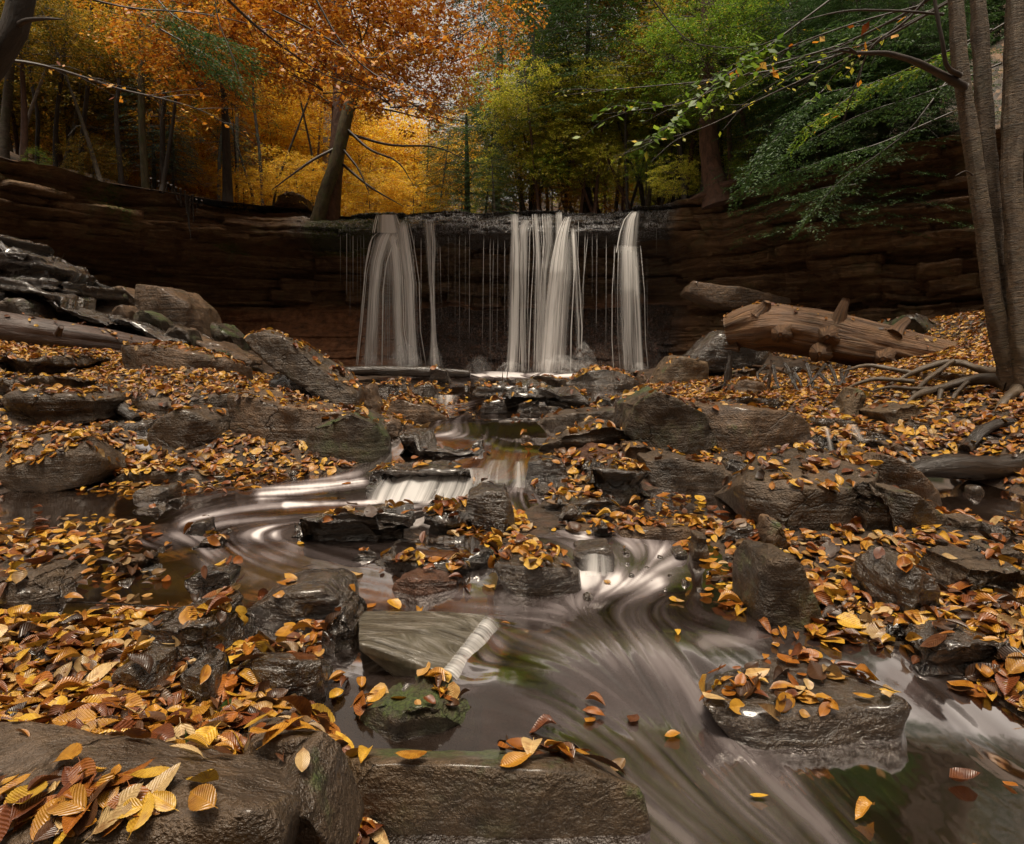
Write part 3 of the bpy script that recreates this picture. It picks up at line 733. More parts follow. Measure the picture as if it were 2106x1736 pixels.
R_('flat_rock', 'small smooth flat stone just below the leafy slab at the waterline', '262,1030 270,1013 340,998 352,1010 345,1027 300,1037', .18, 'wetgrey', .3, None)
R_('rock', 'small dark wedge in the shallows right of the smooth flat stone', '328,1040 340,1027 366,1022 380,1032 376,1042', .12, 'wet', .2, None)
R_('rock', 'flat wet stone barely above the still pool on the left', '258,1055 264,1042 320,1040 344,1050 335,1060 290,1060', .14, 'wetgrey', .3, None)
# mid-stream
R_('rock', 'small wet black rock with a rusty leaf, alone in the left part of the stream', '372,1097 390,1079 415,1073 432,1088 430,1103 400,1110', .14, 'wet', .4, None)
R_('rock', 'small rounded stone plastered with pale leaves in the foaming shallows', '388,1135 397,1118 420,1111 445,1117 457,1137', .13, 'wetgrey', .9, None)
R_('flat_rock', 'long layered flat rock in mid-stream, left of the black cube-shaped rock', '575,1102 582,1082 610,1068 700,1055 860,1045 872,1062 866,1100 780,1118 640,1132 590,1120', .36, 'wet', .4, None, lam=.6, top='600,1068 690,1050 850,1040')
R_('flat_rock', 'short layered rock between the long flat rock and the black cube-shaped rock', '866,1052 900,1045 957,1052 958,1098 920,1106 872,1102', .28, 'wet', .5, None, lam=.7)
R_('boulder', 'black glossy cube-shaped rock standing in mid-stream with one leaf on top', '957,1052 958,1022 985,1013 1040,1010 1054,1032 1063,1090 1033,1100 965,1080', .26, 'wetgrey', .08, None, soft=1, rough=.68)
R_('flat_rock', 'flat layered slab under a heap of orange leaves below the black cube-shaped rock', '770,1163 838,1146 1018,1134 1022,1176 958,1186 808,1190', .33, 'wet', .55, None, lam=.7, top='840,1112 930,1104 1010,1112', soft=1)
R_('rock', 'reddish wet rock half under water beneath the orange-leaved slab', '808,1218 812,1195 850,1190 940,1196 930,1215 870,1228', .14, 'redrock', .1, None)
R_('flat_rock', 'pointed wet slab tilted toward the camera with a clump of leaves', '1018,1163 1044,1195 1067,1233 1183,1212 1197,1199 1190,1170 1108,1165', .32, 'wetgrey', .45, None, top='1055,1108 1108,1112 1165,1140', soft=1, rough=.68)
R_('rock', 'smooth block washed by white water right of the pointed tilted slab', '1186,1150 1190,1138 1258,1130 1268,1158 1262,1185 1195,1188', .2, 'wetgrey', 0, None, soft=2)
R_('rock', 'broad dark rock under the main little cascade', '742,1000 752,984 800,968 900,966 985,976 978,1012 900,1030 745,1030', .3, 'wet', .12, None, lam=.4)
R_('rock', 'leaf-capped dark corner stone at the left end of the little cascade', '748,985 760,968 790,960 825,965 830,985 800,1000 755,1005', .22, 'wet', .6, None)
R_('flat_rock', 'flat wet slab above the little cascade, water slipping round it', '805,922 834,909 890,917 1018,912 1022,925 990,948 920,955 850,952', .45, 'wet', .2, None, lam=.5)
R_('rock', 'thin wet stone between the flat wet slab and the leaf-capped corner stone', '790,975 800,960 850,952 885,962 870,975', .15, 'wet', .4, None)
R_('rock', 'dark wet rock at the right end of the little cascade', '1078,985 1085,948 1130,938 1170,955 1178,995 1130,1005', .28, 'wet', .15, None)
R_('boulder', 'jagged layered dark rock group in the upper stream, its main body', '988,812 996,785 1014,775 1063,782 1157,796 1215,820 1225,838 1190,846 1130,842 1030,830', .9, 'wet', .15, None, lam=.7, rough=1.4)
R_('rock', 'upper piece of the jagged layered dark rocks, lichen-brown top', '1083,776 1090,768 1140,770 1175,785 1195,805 1150,802 1090,792', .5, 'grey', .15, 7.4, lam=.6)
R_('rock', 'low ledge in front of the jagged layered dark rocks', '1058,835 1075,823 1120,824 1160,840 1150,850 1070,850', .4, 'wet', .1, None, lam=.6)
R_('rock', 'small leaf-topped stone left of the jagged layered dark rocks', '985,845 1000,828 1035,822 1045,840 1030,852 995,853', .3, 'wet', .6, None)
R_('boulder', 'leaf-covered rock sloping into the stream right of the propped slab', '791,848 800,822 822,818 880,838 920,861 926,874 845,873 797,864', .5, 'brown', .75, None, rough=.68)
R_('rock', 'flat wet stone with leaves in the upper pool, left of the small white chute', '836,812 845,795 880,788 903,800 906,815 870,822', .5, 'wet', .5, None)
R_('rock', 'low wet stone beside the top end of the propped slab in the upper pool', '745,803 752,790 800,784 835,795 830,808 790,812', .5, 'wetgrey', .4, None)
R_('rock', 'squared grey stone leaning on the floating plank below the falls', '877,785 880,762 893,751 915,760 930,780 925,788', .5, 'wetgrey', .15, None)
R_('rock', 'flat pale stone in the upper pool with a few leaves, below the plank', '780,787 790,778 830,773 850,785 830,792', .5, 'wetgrey', .5, None)
R_('boulder', 'pale wet slab dotted with small leaves right of the plunge pool', '1157,790 1213,763 1258,759 1312,768 1324,787 1310,799 1243,803', 1.0, 'wetgrey', .45, None)
R_('rock', 'round brown stone beside the pale wet slab', '1258,798 1262,772 1285,762 1320,768 1335,785 1320,800', .5, 'brown', .2, 8.6)
R_('boulder', 'tan pyramid-shaped boulder on the right shore near the falls', '1343,788 1392,733 1415,732 1455,747 1462,797 1400,805 1350,800', .8, 'tan', .05, 8.0, soft=1, rough=.68)
R_('rock', 'low grey rock left of the big brown mid boulder', '1220,835 1240,815 1285,812 1300,835 1270,845', .4, 'wet', .4, None)
R_('boulder', 'big brown boulder with a mossy shoulder in the middle right', '1284,875 1300,832 1330,806 1358,803 1408,825 1462,850 1479,890 1483,925 1440,955 1390,942 1316,897', .75, 'mossy', .12, 4.5, rough=.68)
R_('boulder', 'long dark boulder with a hollowed top behind the mossy-shouldered boulder', '1428,833 1470,834 1526,845 1646,846 1677,869 1677,902 1653,927 1541,939 1480,930', .7, 'brown', .12, 4.75, rough=.68)
R_('flat_rock', 'smooth low slab pointing left into the stream', '1086,880 1127,860 1183,850 1290,840 1292,868 1183,880', .5, 'grey', .08, None, rough=.68)
R_('boulder', 'tilted layered slab left of and below the mossy-shouldered boulder', '1086,930 1108,914 1160,888 1220,880 1258,876 1308,884 1306,905 1220,927 1157,938', .45, 'grey', .25, None, lam=.5, rough=.68)
R_('rock', 'rounded reddish-brown rock under the tilted layered slab', '1190,962 1192,940 1220,930 1272,929 1278,963 1220,968', .35, 'redrock', .1, None)
R_('rock', 'brown rock wedged below the mossy-shouldered boulder, leaves down its side', '1275,940 1285,912 1330,908 1365,925 1375,945 1330,965 1285,962', .4, 'brown', .4, None)
R_('flat_rock', 'leaf-littered slab with a lichened front near the centre right', '1194,972 1258,968 1333,980 1360,1026 1333,1040 1273,1032 1217,1010', .4, 'wet', .6, None, lam=.4)
R_('flat_rock', 'long rounded slab overhanging the still brown pool on the right', '1322,945 1391,940 1466,963 1511,978 1520,1000 1496,1016 1372,1016 1340,995', .4, 'grey', .2, 3.6, rough=.68)
R_('rock', 'low wet stone below the dark cascade rock', '1092,1018 1100,1003 1170,1000 1182,1012 1150,1022', .2, 'wetgrey', .1, None)
R_('flat_rock', 'dark leafy slab left of the still brown pool', '1104,1042 1150,1032 1250,1030 1288,1045 1270,1060 1210,1062 1130,1056', .28, 'wet', .6, None, lam=.3)
R_('rock', 'small rounded wet rock in front of the dark leafy slab', '1142,1075 1162,1050 1183,1045 1205,1062 1204,1080', .14, 'wet', .05, None)
R_('rock', 'small wet stone among leaves at the left end of the thin leafy slab', '1212,1108 1220,1088 1245,1082 1266,1095 1262,1110', .12, 'wet', .4, None)
R_('flat_rock', 'thin leafy slab edging the still brown pool', '1262,1092 1380,1088 1482,1090 1488,1104 1400,1112 1300,1112 1265,1106', .2, 'brown', .8, None, rough=.6)
R_('rock', 'upright grey stone standing at the edge of the rapids', '1417,1157 1434,1105 1460,1107 1465,1143 1455,1164', .12, 'grey', 0, None, soft=1)
R_('rock', 'low black stone left of the upright grey stone', '1383,1155 1392,1138 1412,1132 1420,1150 1415,1163', .1, 'wet', .1, None)
R_('rock', 'pointed triangular rock at the foot of the largest block', '1560,1140 1592,1074 1608,1076 1630,1137 1600,1147', .16, 'brown', 0, None, soft=1)
R_('rock', 'small orange-brown stone against the pointed triangular rock', '1530,1138 1535,1118 1555,1110 1568,1122 1566,1143', .1, 'redrock', .05, None)
R_('rock', 'dark wedge between the thin leafy slab and the pointed triangular rock', '1478,1118 1500,1092 1555,1084 1570,1095 1545,1122', .16, 'wet', .3, None)
R_('boulder', 'largest dark block on the right, flat top scattered with pale curled leaves', '1532,994 1616,999 1728,1010 1785,992 1805,985 1783,1072 1749,1100 1616,1082 1536,1046', .62, 'grey', .35, 2.95, top='1560,928 1586,917 1646,917 1695,932 1766,950 1804,964', soft=1, rough=.5)
R_('boulder', 'brown craggy boulder behind and right of the largest block', '1781,950 1815,933 1841,937 1893,970 1931,1008 1951,1045 1916,1057 1803,1010', .4, 'brown', .1, 3.15, rough=.68)
R_('rock', 'flat grey leaning stone between the largest block and the rounded one', '1777,1100 1785,1060 1800,1002 1818,1000 1849,1103', .16, 'grey', .05, None, soft=1)
R_('rock', 'rounded grey stone with a trail of leaves beside the leaning stone', '1826,1060 1848,1013 1893,1019 1947,1064 1940,1084 1848,1096', .28, 'grey', .3, None, rough=.68)
R_('rock', 'lumpy wet rock behind the top of the largest block', '1710,944 1736,925 1766,921 1800,925 1830,940 1800,958 1730,957', .3, 'wetgrey', .3, 3.6)
R_('rock', 'round lichened stone on the lumpy wet rock', '1765,925 1781,904 1803,902 1825,915 1822,930', .15, 'wetgrey', .1, 3.75)
R_('rock', 'brown humped stone at the top right of the lumpy wet rock', '1820,935 1835,910 1860,915 1875,935 1850,945', .2, 'brown', .3, 3.6)
R_('rock', 'grey wet stone left of the largest block', '1490,965 1500,945 1535,940 1545,965 1535,978', .25, 'wetgrey', .2, None)
R_('boulder', 'tan angular stone leaning on the right bank, leaves on one facet', '1730,845 1781,794 1800,812 1781,860 1755,860', .35, 'tan', .2, None, soft=1)
R_('flat_rock', 'flat-faced tan slab right of the leaning tan stone', '1803,848 1841,838 1890,829 1903,843 1882,872 1841,868', .35, 'tan', .1, None, soft=1)
R_('rock', 'blue-grey wet stone in the small side stream', '1675,872 1690,860 1722,862 1726,878 1700,884', .2, 'wetgrey', .2, None)
R_('rock', 'second wet stone of the side stream, right of the blue-grey one', '1724,868 1735,860 1762,866 1772,882 1740,882', .2, 'wetgrey', .2, None)
R_('rock', 'dark stone under the small side waterfall', '1680,930 1685,905 1705,890 1725,905 1722,935', .2, 'wet', .2, None)
R_('rock', 'long dark stone lying in the leaves right of the side stream', '1788,900 1795,888 1860,892 1870,908 1830,915', .2, 'wet', .3, None)
R_('rock', 'dark slab buried in the leaves under the root tangle', '1860,880 1900,872 1930,880 1925,892 1880,893', .2, 'wet', .3, None)
R_('boulder', 'tall egg-shaped stone standing at the water edge on the right', '1557,1228 1562,1183 1586,1157 1620,1149 1633,1150 1655,1164 1680,1227 1692,1295 1655,1304 1575,1278', .26, 'mossy', 0, None, rough=.68)
R_('boulder', 'dark purple-brown broken rock among the leaves right of the egg-shaped stone', '1822,1186 1871,1175 1901,1171 1924,1190 1947,1274 1878,1272 1830,1258', .26, 'wetgrey', .05, None, soft=1, rough=1.4)
R_('boulder', 'long low grey rock at the right edge in the leaves', '1953,1195 2010,1172 2106,1168 2140,1180 2140,1230 2010,1224', .3, 'grey', .2, None)
R_('rock', 'low dark rock at the right water edge under fringe leaves', '1893,1335 1950,1325 2030,1325 2130,1340 2130,1380 1908,1360', .2, 'wet', .35, None)
R_('rock', 'flat grey stone on the right shore between the pool and leaf bed', '1968,1090 1978,1070 2020,1068 2038,1090 2010,1102', .15, 'grey', .2, None)
R_('rock', 'dark rounded stone at the right pool edge', '2040,1112 2048,1085 2080,1080 2106,1100 2100,1128 2060,1128', .18, 'wetgrey', .05, None)
R_('rock', 'small grey stone standing in the right-hand pool', '1995,1020 2000,1005 2018,998 2030,1012 2026,1022', .1, 'wetgrey', 0, None)
R_('rock', 'brown flat rock above the long low grey rock on the right', '1953,1168 1960,1145 2000,1135 2060,1155 2050,1172', .2, 'brown', .3, None)
R_('rock', 'grey rock at the right edge above the leaf bed', '2040,1155 2050,1138 2106,1135 2130,1150 2125,1165', .2, 'grey', .3, None)
R_('boulder', 'large wet rock in the right foreground with a nest of yellow leaves on top', '1434,1450 1470,1480 1530,1500 1627,1494 1796,1484 1874,1445 1877,1462 1856,1518 1803,1548 1691,1552 1638,1559 1586,1558 1541,1530 1466,1490',
   .36, 'wetgrey', .3, 1.50, top='1450,1400 1480,1378 1541,1352 1600,1333 1635,1330 1675,1336 1728,1377 1800,1407 1862,1428', rough=.7, soft=3, bulge=.12, chips=1)
# near left
R_('flat_rock', 'broad near slab, mossy-edged and overhanging dark water at the bottom centre', '690,1600 705,1580 775,1562 995,1570 1145,1582 1262,1594 1326,1618 1345,1705 1330,1728 1108,1726 845,1710 690,1680 660,1640',
   .17, 'mossyslab', .12, 1.2, top='700,1545 752,1535 958,1536 1164,1543 1262,1580', soft=3, rough=.5, bulge=.1, chips=1)
R_('boulder', 'rounded mossy rock just above the overhanging near slab, leaves on its left end', '695,1478 770,1467 845,1452 898,1447 943,1460 981,1490 981,1513 958,1533 808,1538 695,1530', .22, 'mossy', .35, None)
R_('flat_rock', 'square flat slab under a film of water in the foreground', '737,1322 910,1383 912,1400 820,1366 737,1338', .34, 'film', 0, 1.70, top='737,1256 870,1256 1003,1264', soft=1, rough=.12, bulge=0, chips=0)
R_('boulder', 'long smooth wet rock reaching right into the stream, upper left foreground', '491,1262 544,1233 600,1221 660,1217 694,1233 730,1261 712,1274 590,1281 500,1278', .26, 'wetgrey', .08, None, rough=.68)
R_('boulder', 'shiny grey angular stone below the long smooth wet rock', '655,1305 686,1258 720,1270 737,1306 727,1341 686,1352 645,1342', .22, 'wetgrey', .25, None, soft=1)
R_('boulder', 'black wet rock with leaves folded over its right side, left foreground', '281,1330 284,1294 360,1290 424,1280 458,1300 488,1328 440,1363 375,1374 330,1358', .26, 'wet', .3, None)
R_('boulder', 'flat-topped grey block at the near left water edge', '480,1395 484,1366 517,1352 600,1360 660,1360 665,1394 637,1428 562,1435 506,1432', .2, 'wetgrey', .15, None, top='520,1336 600,1337 655,1348', soft=1, rough=.6)
R_('rock', 'rounded grey stone with one leaf on it, left of the flat-topped block', '360,1400 366,1380 384,1376 412,1392 462,1433 455,1457 412,1462 367,1454', .16, 'wetgrey', .2, None)
R_('rock', 'small dome-shaped stone half under leaves, near left', '224,1416 232,1386 262,1376 300,1384 327,1422 311,1440', .15, 'wetgrey', .25, None)
R_('flat_rock', 'large smooth slab in the lower left corner, bare but for a few leaves', '-60,1800 200,1800 560,1790 590,1730 540,1665 -60,1740', .33, 'nearslab', .10, .74, top='-60,1472 94,1478 150,1492 240,1500 319,1530 412,1576', soft=2, rough=.35, chips=0, bulge=.05)
R_('boulder', 'block with a crack and mossy side, right of the large smooth corner slab', '500,1560 520,1530 600,1520 668,1512 662,1546 638,1620 620,1684 590,1690 520,1640', .2, 'nearslab', .35, 1.02, top='515,1485 585,1470 640,1490', soft=2, rough=.6)
R_('boulder', 'smooth dark stone at the bottom edge beside the overhanging near slab', '500,1700 510,1662 585,1655 637,1688 700,1760 500,1770', .2, 'nearslab', .1, .86, rough=.4, soft=3)
R_('boulder', 'grey rock at the left edge with a yellow leaf, beside the leafy shallows', '-40,1262 -40,1190 0,1186 45,1194 124,1230 130,1254 40,1264', .3, 'grey', .3, None)
R_('rock', 'small glossy rock with an orange side in the left stream', '367,1212 369,1190 397,1181 450,1172 473,1181 478,1210 394,1222', .15, 'wet', .25, None)
R_('rock', 'low brown stone half hidden by shallows leaves on the left', '205,1182 210,1163 245,1152 300,1146 312,1152 245,1187', .12, 'brown', .3, None)
R_('rock', 'thin dark stone right of the low brown stone', '280,1185 288,1170 315,1166 336,1180 325,1188', .08, 'wet', .1, None)
R_('rock', 'small dark stone lying in the shallows by a bare stick', '224,1210 232,1196 262,1194 278,1206 255,1213', .08, 'wet', .2, None)
R_('rock', 'wet flat stone with a leaf left of the orange-leaved slab', '700,1160 733,1142 782,1143 772,1158 730,1166', .14, 'wet', .4, None)
# right bank, far
R_('boulder', 'blue-grey pointed boulder under the raised end of the big fallen trunk', '1408,738 1481,688 1503,682 1580,720 1560,742 1458,752', 1.0, 'wetgrey', .08, 9.2)
R_('boulder', 'mossy boulder behind the big fallen trunk near the leaf slope', '1836,668 1878,643 1908,640 1940,667 1948,700 1916,705 1841,692', .8, 'mossy', .1, 8.8)
R_('flat_rock', 'long reddish slab fallen against the foot of the right cliff', '1408,600 1425,577 1520,588 1629,612 1627,640 1480,622', .8, 'brown', 0, 12.4, soft=1, rough=.5, chips=1)
R_('flat_rock', 'dark straight ledge with water dripping over, behind the long hollowed boulder', '1458,822 1540,815 1628,822 1626,846 1478,846', .6, 'wet', .7, 5.7, rough=.6)
R_('rock', 'brown stones half buried in leaves below the fallen trunk, left one', '1440,812 1462,796 1500,783 1530,790 1520,812', .5, 'brown', .4, 6.6)
R_('rock', 'brown stone in the leaves under the splintered sticks', '1500,800 1530,783 1571,788 1582,805 1540,815', .4, 'brown', .5, 6.5)
R_('rock', 'small brown stone close under the fallen trunk', '1500,770 1515,755 1560,752 1580,770 1540,780', .5, 'brown', .4, 7.4)
R_('rock', 'stone clasped by birch roots on the right bank', '1925,795 1932,768 1965,762 2000,775 1998,795', .35, 'brown', .3, 5.4)
R_('boulder', 'lone tan boulder on top of the ledge left of the leaning tree pair', '560,424 565,400 590,388 615,392 638,412 640,430', 1.0, 'tan', 0, 16.6)
# loose stones strewn through the leaf beds
def small_rocks(rows, group, mats):
    k = 0
    for (px, py, w) in rows:
        k += 1
        h = w * random.uniform(.35, .7)
        fp = ' '.join('%.0f,%.0f' % (px + w * .5 * math.cos(a) * random.uniform(.8, 1.15), py + h * .5 * math.sin(a) * random.uniform(.8, 1.15)) for a in [i * math.pi / 4 + random.uniform(-.2, .2) for i in range(8)])
        dd = ground_hit(px, py + h * .4)
        rock('stone', group[0], fp, w / F * dd * .8, random.choice(mats), .2, dd, cat='stone', group=group[1])
small_rocks([(1290, 1010 + 130, 22), (1700, 1115, 30), (1880, 1125, 26), (1640, 1120, 22), (1990, 1125, 34), (1750, 1210, 36), (1870, 1300, 34), (2000, 1280, 30), (1730, 1290, 24), (2070, 1290, 44),
             (1920, 1245, 26), (1820, 1140, 24), (1500, 1150, 26), (1480, 1190, 30), (1530, 1230, 22), (1770, 1330, 28), (2060, 1215, 34), (1940, 900, 20), (1760, 960, 22), (1960, 960, 26), (2040, 905, 24)],
            ('small dark stone half buried in the leaf bed of the right shore', 'small stones in the right-hand leaf bed'), ['wet', 'grey', 'brown'])
small_rocks([(60, 1110, 24), (150, 1150, 30), (180, 1290, 26), (60, 1350, 50), (160, 1370, 36), (230, 1310, 30), (600, 975, 26), (560, 960, 22), (250, 955, 22), (420, 960, 20), (310, 1005, 24), (120, 1285, 24),
             (260, 1260, 20), (470, 1090, 18), (330, 1130, 18), (590, 1390, 26), (600, 1300, 22), (690, 1400, 26), (215, 880, 30), (470, 935, 24), (520, 940, 22), (200, 1230, 18)],
            ('small dark stone half buried in leaves along the left shore', 'small stones along the left shore'), ['wet', 'grey', 'wetgrey'])
small_rocks([(1290, 820, 26), (1330, 800, 24), (1200, 860, 20), (960, 798, 18), (1240, 800, 24), (860, 800, 20), (1330, 815, 22), (1400, 815, 26), (1380, 800, 22), (1430, 822, 24), (1600, 800, 24),
             (1640, 760, 24), (1680, 800, 22), (780, 830, 22), (1080, 900, 20), (1130, 905, 18), (1060, 860, 22), (1350, 850, 20), (720, 775, 16), (990, 782, 22), (700, 790, 18), (1580, 780, 20)],
            ('small wet stone in the upper stream below the falls', 'small stones in the upper stream'), ['wet', 'wetgrey', 'brown'])
small_rocks([(1360, 1150, 18), (1330, 1170, 18), (1380, 1185, 20), (1300, 1185, 16), (1340, 1200, 18), (1410, 1200, 24), (1440, 1215, 20), (1370, 1215, 16), (1210, 1230, 26), (1120, 1010, 16), (1240, 1130, 18), (1290, 1160, 16), (1460, 1180, 18)],
            ('small black stone breaking the surface of the rapids', 'small stones in the rapids'), ['wet'])

# ------------------------------------------------------------------ tubes: logs, roots, trunks, branches
def tube(name, P3, rad, mat, parent=None, nseg=10, res=None, bump=.08, ridge=0.0, knots=0, uvs=1.0, seed=0, loc=None, ends=True):
    P3 = np.array([list(p) for p in P3], float); rad = np.array(rad, float)
    seg = np.linalg.norm(np.diff(P3, axis=0), axis=1); cs = np.concatenate([[0], np.cumsum(seg)])
    n = res or max(len(P3), int(cs[-1] / max(rad.mean() * .7, .02)) + 2); n = min(n, 240)
    s = np.linspace(0, cs[-1], n)
    C = np.stack([np.interp(s, cs, P3[:, k]) for k in range(3)], -1); r = np.interp(s, cs, rad)
    w_ = max(1, n // (len(P3) * 2)); 
    if w_ > 1 and n > 6:
        ker = np.ones(2 * w_ + 1) / (2 * w_ + 1); pad = np.pad(C, ((w_, w_), (0, 0)), mode='reflect', reflect_type='odd')
        C = np.stack([np.convolve(pad[:, k], ker, 'valid') for k in range(3)], -1)
    t = np.gradient(C, axis=0); t /= np.linalg.norm(t, axis=1)[:, None] + 1e-9
    ref = np.array([0, 1, 0.]) if abs(t[:, 1]).mean() < .8 else np.array([0, 0, 1.])
    u = np.cross(t, ref); u /= np.linalg.norm(u, axis=1)[:, None] + 1e-9; v = np.cross(t, u)
    a = np.linspace(0, 2 * math.pi, nseg + 1)
    A, Sg = np.meshgrid(a, np.arange(n)); 
    rr = r[:, None] * (1 + bump * fbm(np.cos(A) * 1.5 + seed, np.sin(A) * 1.5 + seed * 2.1, s[:, None] / max(rad.mean(), .01) * .35, 3) * 2 + (ridge * fbm(np.cos(A) * 7 + s[:, None] * .4, np.sin(A) * 7 + seed, s[:, None] / max(rad.mean(), .01) * .12, 3) * 2 if ridge else 0))
    V = C[:, None, :] + rr[..., None] * (np.cos(A)[..., None] * u[:, None, :] + np.sin(A)[..., None] * v[:, None, :])
    Fa = grid_faces(n, nseg + 1)
    V = V.reshape(-1, 3); uv = np.stack([np.broadcast_to(s[:, None] * uvs, A.shape), A / (2 * math.pi)], -1).reshape(-1, 2)
    if ends:
        k = len(V); V = np.vstack([V, C[:1], C[-1:]]); uv = np.vstack([uv, [[0, .5]], [[s[-1], .5]]])
        e1 = [(i, i + 1, k, k) for i in range(nseg)]; b0 = (n - 1) * (nseg + 1); e2 = [(b0 + i + 1, b0 + i, k + 1, k + 1) for i in range(nseg)]
        # triangles stored as their own fan quads
        mid0 = V[:nseg + 1] * .5 + V[k] * .5; m0 = len(V); V = np.vstack([V, mid0, V[b0:b0 + nseg + 1] * .5 + V[k + 1] * .5]); uv = np.vstack([uv, np.full((2 * nseg + 2, 2), .5)])
        Q = [(i, m0 + i, m0 + i + 1, i + 1) for i in range(nseg)] + [(b0 + i, b0 + i + 1, m0 + nseg + 2 + i, m0 + nseg + 1 + i) for i in range(nseg)]
        Fa = np.vstack([Fa, np.array(Q)])
        tri1 = [(m0 + i, k, m0 + i + 1) for i in range(nseg)] + [(m0 + nseg + 1 + i, m0 + nseg + 2 + i, k + 1) for i in range(nseg)]
    else: tri1 = []
    if loc is not None: V = V - np.array(loc)
    me = np_mesh(name, V, Fa, True, uv)
    if tri1:
        bm = bmesh.new(); bm.from_mesh(me); bm.verts.ensure_lookup_table(); L = bm.loops.layers.uv.active
        for tr_ in tri1:
            f_ = bm.faces.new([bm.verts[i] for i in tr_]); f_.smooth = True
            for l in f_.loops: l[L].uv = (.5 + random.random() * .01, .5)
        bm.to_mesh(me); bm.free()
    o = link(name, me, MATS[mat] if isinstance(mat, str) else mat, parent, None if loc is None else (None if parent is not None else loc))
    return o

def S3(s, ds): 
    p = pts(s); return [at(x, y, d) for (x, y), d in zip(p, ds)]

def log_thing(name, label, cat, P3, rad, mat, nseg=20, **kw):
    base = Vector(P3[0]); root = empty(name, base); tag(root, label, cat)
    t = tube('trunk', P3, rad, mat, root, nseg=nseg, loc=base, **kw)
    register(t.data, .12, base)
    return root, base
# long grey log, left
lg, bs = log_thing('fallen_log', 'long smooth dark log lying down the left bank behind the blocky boulder', 'log',
    S3('-60,672 0,680 170,700 300,718 420,738 525,762', [7.0, 7.2, 7.7, 8.3, 9.2, 10.3]), [.24, .22, .19, .16, .13, .09], 'oldlog', 32, bump=.06, ridge=.05)
tube('branch_stub', [p for p in S3('118,688 126,672', [7.35, 7.3])], [.04, .03], 'oldlog', lg, loc=bs)
# huge broken trunk, right
tp = S3('1496,682 1560,668 1650,680 1760,702 1880,728 2080,762', [8.7, 8.5, 8.2, 7.9, 7.7, 7.4])
lg, bs = log_thing('fallen_tree_trunk', 'huge weathered orange-brown fallen trunk with broken stubs, resting on the right bank', 'log', tp, [.20, .33, .33, .31, .27, .2], 'deadlog', 64, bump=.11, ridge=.04, res=110)
tube('branch_stub', S3('1722,665 1730,640 1741,614', [7.85, 7.82, 7.8]), [.10, .07, .045], 'deadlog', lg, loc=bs, bump=.12)
tube('branch_stub', S3('1560,650 1572,635 1578,620', [8.3, 8.25, 8.2]), [.12, .09, .05], 'deadlog', lg, loc=bs, bump=.14)
tube('branch_stub', S3('1838,690 1850,672 1866,658', [7.6, 7.65, 7.7]), [.10, .07, .05], 'deadlog', lg, loc=bs, bump=.12)
for kx, ky, kd in ((1610, 685, 7.86), (1705, 690, 7.6), (1820, 735, 7.42), (1690, 725, 7.62)):
    tube('knot', S3('%d,%d %d,%d %d,%d' % (kx, ky, kx - 3, ky + 1, kx - 5, ky + 3), [kd + .16, kd + .05, kd + .02]), [.12, .07, .03], 'deadlog', lg, loc=bs, bump=.3, nseg=16, res=9)
for i in range(9):
    y0 = 655 + i * 7; q = S3('%d,%d %d,%d' % (1520, y0 + 6, 1488 + random.randint(-6, 12), y0 + random.randint(0, 8)), [8.5, 8.6 + random.random() * .3])
    tube('splinter', q, [.05, .008], 'deadlog', lg, loc=bs, bump=.2, nseg=6, res=5)
# plank below the falls
lg, bs = log_thing('drift_log', 'half-sunk wet log lying straight across the foot of the falls', 'log', S3('690,764 780,762 880,765 968,769', [11.3] * 4), [.09, .10, .10, .07], 'wetwood', 16, bump=.1)
# driftwood right
log_thing('driftwood', 'black waterlogged driftwood limb at the right edge above the pool', 'driftwood', S3('1830,985 1880,965 1960,958 2040,965 2140,950', [3.6, 3.6, 3.6, 3.7, 3.8]), [.03, .05, .075, .085, .09], 'wetwood', 16, bump=.16)
log_thing('driftwood', 'curved black driftwood stick rising to the root tangle at the right edge', 'driftwood', S3('1985,925 2020,885 2060,868 2140,872', [3.9, 4.0, 4.05, 4.1]), [.035, .04, .035, .03], 'wetwood', 12, bump=.14)
log_thing('driftwood', 'short dark wood piece lying in the leaves behind the left angular boulder', 'driftwood', S3('200,818 240,835 282,865', [4.9, 4.8, 4.7]), [.05, .06, .04], 'wetwood', 12, bump=.15)
log_thing('broken_stick', 'upright splintered stake among the leaves near the tan pyramid boulder', 'stick', S3('1494,800 1498,765 1501,728', [7.0, 7.0, 7.0]), [.05, .045, .012], 'wetwood', 8, bump=.15)
log_thing('broken_stick', 'pale splintered stick pointing left under the fallen trunk', 'stick', S3('1548,752 1585,756 1610,762', [6.9, 6.9, 6.8]), [.008, .02, .03], 'deadlog', 8, bump=.15)
log_thing('broken_stick', 'thin pale stake standing in the root tangle under the fallen trunk', 'stick', S3('1580,800 1584,770 1586,740', [6.4, 6.4, 6.4]), [.02, .016, .006], 'deadlog', 8, bump=.15)
log_thing('stick', 'long bare stick floating in the leafy shallows, left foreground', 'stick', S3('60,1242 170,1238 260,1244 380,1250', [1.98, 2.0, 1.99, 1.97]), [.004, .004, .003, .002], 'wetwood', 6)
log_thing('stick', 'thin twig bridging the slabs below the black cube-shaped rock', 'stick', S3('900,1125 980,1140 1040,1115 1140,1120', [2.6, 2.55, 2.6, 2.65]), [.003, .003, .003, .002], 'wetwood', 6)
